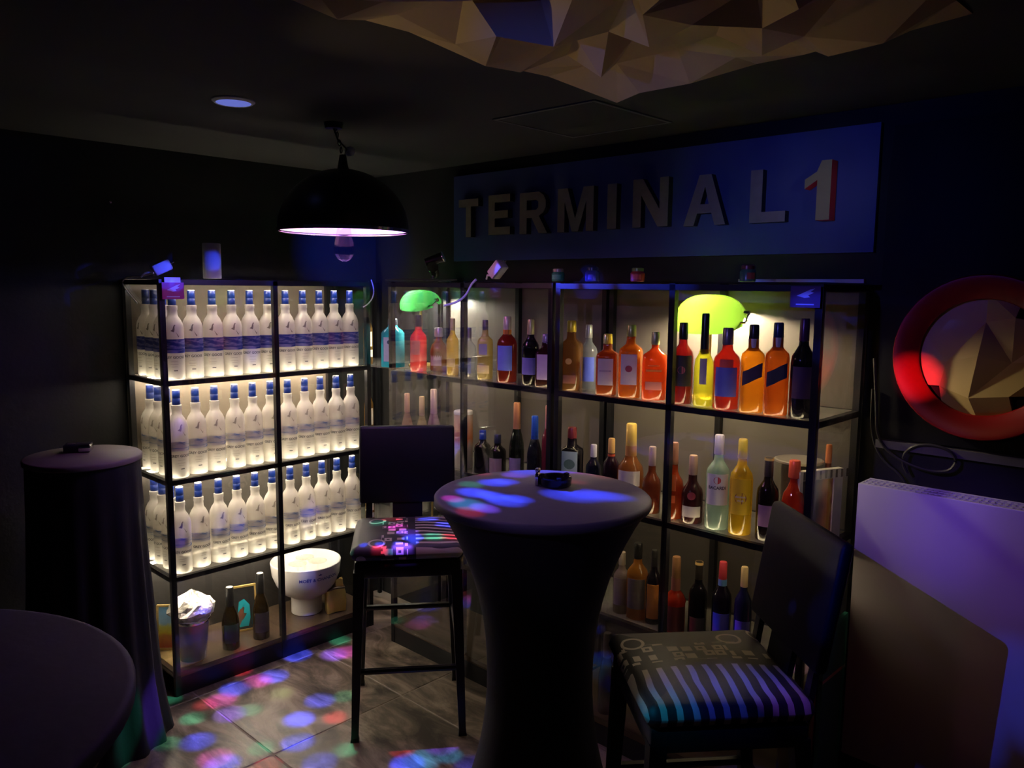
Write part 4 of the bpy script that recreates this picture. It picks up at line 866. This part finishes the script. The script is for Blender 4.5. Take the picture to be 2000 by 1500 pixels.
# ice bucket with crumpled foil bag
a = onz(386, 1290); bx = Vector((a[0], max(a[1], .09), SB))
t = thing('ice_bucket', 'clear violet ice bucket on the bottom shelf', 'bucket', bx)
MB().lathe([(0, .052), (.004, .056), (.17, .072), (.18, .076), (.182, .074), (.17, .068), (.008, .052)], 32).build('bucket_wall', liquor('bucket_plastic', (.45, .42, .62), .4, .1), t, 40)
MB().lathe([(.172, .0735), (.183, .079), (.188, .079), (.186, .074)], 32, closed=False).build('rim', M_chrome, t, 40)
f = MB(); n = 26; rings = []
for k in range(9):
    u = k/8; r0 = .070+.038*math.sin(u*PI*.75) if u < .9 else .03
    r0 = [.060, .072, .090, .098, .094, .080, .058, .034, .012][k]
    rings.append([((r0*(1+.22*mnoise.noise(Vector((math.cos(2*PI*j/n)*2.2, math.sin(2*PI*j/n)*2.2, k*.8)))))*math.cos(2*PI*j/n), (r0*(1+.22*mnoise.noise(Vector((math.cos(2*PI*j/n)*2.2, math.sin(2*PI*j/n)*2.2, k*.8)))))*math.sin(2*PI*j/n), .165+.012*k+.016*mnoise.noise(Vector((j*.9, k*1.1, 3)))+(.02*u)) for j in range(n)])
tag(f.rings(rings).build('foil_bag', pbr('crumpled_foil', (.85, .82, .74), .3, .55, .15, 40, bump=.5, bscale=70), None, 0, loc=bx+Vector((0, 0, .02))), 'crumpled pale foil bag stuffed in the ice bucket', 'bag')
for px, py, yt, lb in ((452, 1270, 1145, 'dark prosecco bottle left of the parrot picture, bottom shelf'), (511, 1250, 1118, 'dark prosecco bottle right of the parrot picture, bottom shelf')):
    a = onz(px, py-6); y = max(a[1], .06); tp = on(1, y, px, yt)
    bottle(lb, (a[0], y, SB), -.35, .038, tp[2]-SB, 'champagne', (.05, .028, .008), .12, (.012, .012, .012), labels=[(.12, .42, .9, (.05, .04, .055))], name='prosecco_bottle', group='dark bottles on the bottom shelf')
def parrot(t, Ml):
    def sh(poly, c, nm): MB().prism(poly, .0008, Ml @ Matrix.Translation((0, -.0012, 0)) @ Matrix.Rotation(PI/2, 4, 'X')).build(nm, paper(c), t)
    sh([(-.012, .02), (.028, .02), (.038, .06), (.036, .12), (.012, .15), (-.012, .14), (-.02, .08)], (.02, .50, .62), 'sky_shape')
    sh([(-.03, .07), (-.01, .10), (.004, .112), (.012, .10), (.008, .085), (.022, .08), (.010, .06), (-.004, .045), (-.016, .02), (-.020, .055)], (.80, .16, .03), 'parrot_shape')
    sh([(.000, .100), (.006, .116), (.013, .108), (.010, .098)], (.70, .03, .04), 'parrot_head')
framed('gilt framed picture of an orange bird on turquoise behind the bottles', (on(1, .19, 472, 1160)[0], .19, SB), -.3, .135, .215, -.10, pbr('black_picture', (.03, .03, .03), .4), M_gold, parrot)
# champagne bowl
a = on(1, .18, 600, 1195); bl = Vector((a[0], .183, SB))
t = thing('champagne_bowl', 'big white footed champagne bowl on the bottom shelf', 'bowl', bl)
pr_ = [(0, .070), (.004, .075), (.085, .075), (.093, .082), (.108, .112), (.15, .144), (.20, .164), (.262, .171), (.266, .168), (.20, .158), (.15, .138), (.115, .108), (.108, .002)]
MB().lathe(pr_, 48).build('bowl_body', pbr('white_acrylic', (.78, .76, .74), .25, 0, .03), t, 40)
me = text_mesh('MOËT & CHANDON', .022, .0005)
for v in me.vertices:
    aa = -PI/2-.15+v.co.x/.165; zz = .205+v.co.y; rr = .1643+(zz-.20)*.113+.0012; v.co = Vector((rr*math.cos(aa), rr*math.sin(aa), zz))
me.materials.append(pbr('blue_ink', (.03, .05, .25), .5)); o = bpy.data.objects.new('lettering', me); col.objects.link(o); o.parent = t
vs = [((.1682+.0012)*math.cos(-PI/2-.15+x/.168), (.1682+.0012)*math.sin(-PI/2-.15+x/.168), .232+z) for x, z in ((-.008, 0), (-.009, .008), (-.004, .003), (0, .010), (.004, .003), (.009, .008), (.008, 0))]
MB().add(vs, [tuple(range(7))]).build('crown_emblem', pbr('blue_ink', (.03, .05, .25), .5), t)
for k, (dx, dy_, lb) in enumerate(((-.052, -.012, 'left of three'), (.026, .050, 'rear of three'), (.042, -.042, 'front right of three'))):
    g = thing('coupe_glass', 'upturned clear coupe glass in the champagne bowl, '+lb, 'glass', bl+Vector((dx, dy_, .1175)), 0, 'glasses in the champagne bowl')
    hh = .142
    MB().lathe([(0, .040), (.012, .047), (.03, .044), (.045, .022), (.050, .006)], 28, closed=False).build('cup', M_pane, g, 40)
    MB().cyl((0, 0, .050), (0, 0, hh-.006), .004).build('stem', M_pane, g, 40)
    MB().lathe([(hh-.006, .006), (hh-.002, .044), (hh, .045), (hh-.0005, .004)], 28, closed=False).build('foot', pane_mat('thick_glass', (.85, .85, .82), dust=.3, rough=.05), g, 40)
# gold pouch
a = on(1, .07, 657, 1206)
M_pouch = pbr('gold_lame', (.95, .70, .22), .3, .75, .12, 30, bump=.2, bscale=40)
t = thing('gold_pouch', 'gold metallic gift pouch on the bottom shelf right of the bowl', 'pouch', (a[0], .075, SB), -.2)
def pr2(z, w_, d_): return [(w_*math.cos(q)*sq(q, 4), d_*math.sin(q)*sq(q, 4), z+.004*math.sin(3*q)) for q in [2*PI*k/28 for k in range(28)]]
MB().rings([pr2(0.004, .050, .024), pr2(.05, .053, .028), pr2(.10, .050, .026), pr2(.118, .046, .018)]).build('pouch_body', M_pouch, t, 50)
MB().rings([pr2(.118, .047, .019), pr2(.124, .048, .020), pr2(.128, .044, .016)]).build('dark_rim', pbr('dark_brown_rim', (.06, .03, .015), .4), t, 50)
MB().rings([[(x*.022+.018, y*.012, z) for x, y, z in pr2(.128, 1, 1)], [(x*.020+.018, y*.010, z) for x, y, z in pr2(.165, 1, 1)]]).build('gathered_top', M_pouch, t, 50)

# ------------------------------------------------------------------ other boxed things on the right shelves
def at_b(px, py, dep): return on(0, XB+dep, px, py)
a = at_b(905, 862, .08)
t = thing('gift_tube', 'white and orange cardboard gift tube behind the stool back', 'tube', (XB+.08, a[1], S2), FACE)
MB().lathe([(0, .04), (.002, .042), (.24, .042), (.243, .04)], 28).build('tube_body', ramp_mat('orange_tube_print', [(0, (.62, .58, .52)), (.4, (.65, .55, .45)), (.55, (.62, .20, .06)), (1, (.55, .42, .36))], nscale=5, namt=.2), t, 40)
MB().lathe([(.24, .0425), (.252, .0425), (.255, .04)], 28).build('lid', M_white, t, 40)
a = at_b(862, 1165, .18)
t = thing('gift_box', 'lilac and white box on the low corner shelf under the stool', 'box', (XB+.18, a[1], S3), FACE)
MB().rbox(-.05, .05, -.04, .04, 0, max(.06, a[2]-S3), .003, 2).build('box_body', ramp_mat('lilac_box_print', [(0, (.35, .22, .62)), (.5, (.62, .52, .72)), (1, (.78, .74, .80))], axis='X', nscale=4, namt=.4), t, 30)
MB().box(-.04, .04, -.0415, -.040, .02, .045).build('paper_label', paper((.45, .25, .6)), t)
a = at_b(1592, 915, .12)
# framed flame print standing at the right end of the middle shelf
p0, p1 = Vector((.045, -2.155, 0)), Vector((.205, -2.226, 0)); dv = p1-p0; mid = (p0+p1)/2
t = thing('flame_picture', 'white framed picture of an orange flame at the right shelf end', 'picture', (mid[0], mid[1], S2), math.atan2(dv[1], dv[0]))
W2, H2 = dv.length/2, .232
for q in ((-W2, W2, 0, .02), (-W2, W2, H2-.03, H2), (-W2, -W2+.012, .02, H2-.03), (W2-.035, W2, .02, H2-.03)): MB().box(q[0], q[1], -.010, .010, q[2], q[3]).build('frame_side', pbr('cream_frame', (.72, .66, .52), .5), t)
MB().box(-W2+.012, W2-.035, -.004, .004, .02, H2-.03).build('print', ramp_mat('flame_print', [(0, (.02, .015, .03)), (.5, (.03, .02, .04)), (.66, (.35, .08, .02)), (.8, (.95, .32, .02)), (.92, (1, .62, .08)), (1, (.55, .12, .02))], axis='X', nscale=3, namt=.35), t)
for k in range(9): MB().box(-W2+.012+k*.022, -W2+.020+k*.022, -.0108, -.0101, H2-.028, H2-.002).build('frame_stripe', pbr('dark_stripe', (.10, .08, .05), .5), t)
# steel lidded pot
a = at_b(1590, 905, .17)
t = thing('lidded_pot', 'dark pot with wide pale steel lid on the middle right shelf', 'pot', (XB+.225, -2.10, S2))
hz = .245
MB().lathe([(0, .045), (.004, .05), (hz-.03, .055), (hz-.012, .050)], 30).build('pot_body', pbr('dark_pot', (.04, .025, .02), .3), t, 40)
MB().lathe([(hz-.012, .070), (hz-.008, .078), (hz-.002, .078), (hz, .072), (hz-.003, .066), (hz-.004, .002)], 40).build('lid', pbr('steel_lid', (.55, .48, .40), .3, .7), t, 40)
# flat cartons leaning in the gap before the radiator
for k, (x, c, lb) in enumerate(((.02, (.36, .30, .20), 'plain brown flattened carton leaning between shelf and radiator'), (.055, (.05, .34, .26), 'green printed flat carton leaning between shelf and radiator'))):
    t = thing('flat_carton', lb, 'carton', (x, -2.266-.019*k, 0), 0)
    Ml = Matrix.Rotation(.02, 4, 'Y')
    MB().box(-.06-.02*k, .10, -.006, .006, .0, .78-.08*k, Ml).build('sheet', pbr('carton_%d' % k, c, .7), t)
    MB().box(-.06-.02*k, .10, -.0075, .0075, .60-.08*k, .61-.08*k, Ml).build('fold', pbr('carton_edge', (.5, .42, .30), .7), t)
# little orange light by the chair, its glow put into the stopper colour
a = on(0, -.10, 1594, 1354)
t = thing('orange_light', 'small orange light shaped as a stopper bottle on a low shelf behind the right chair', 'bottle', (XB+.04, -2.19, SB+.001))
MB().lathe([(0, .028), (.003, .03), (.20, .03), (.26, .018), (.30, .013)], 20).build('glass_body', glassc((.10, .03, .02), .2), t, 40)
MB().lathe([(.30, .018), (.305, .024), (.325, .024), (.335, .015)], 20).build('stopper', foil((.85, .40, .05)), t, 40)
# small gilt stand and glass tray low in the corner
a = at_b(728, 1150, .1)
t = thing('glass_tray', 'flat greenish glass tray standing on edge in the low corner', 'tray', (.06, -.27, S3), -.5)
MB().box(-.075, .075, -.004, .004, 0, .20).build('tray_pane', pane_mat('green_glass', (.78, .86, .84), dust=.2, rough=.05), t)
for x in (-.078, .078): MB().box(x-.004, x+.004, -.006, .006, 0, .205).build('tray_edge', M_gold, t)
# wall fixing dot on the left wall
a = on(1, WA-.004, 216, 394); tag(MB().lathe([(0, .006), (.003, .006), (.004, .003)], 12, M=Matrix.Rotation(PI/2, 4, 'X')).build('wall_screw', M_chrome, None, 40, loc=(a[0], WA, a[2])), 'tiny bright screw head high on the dark left wall', 'screw')
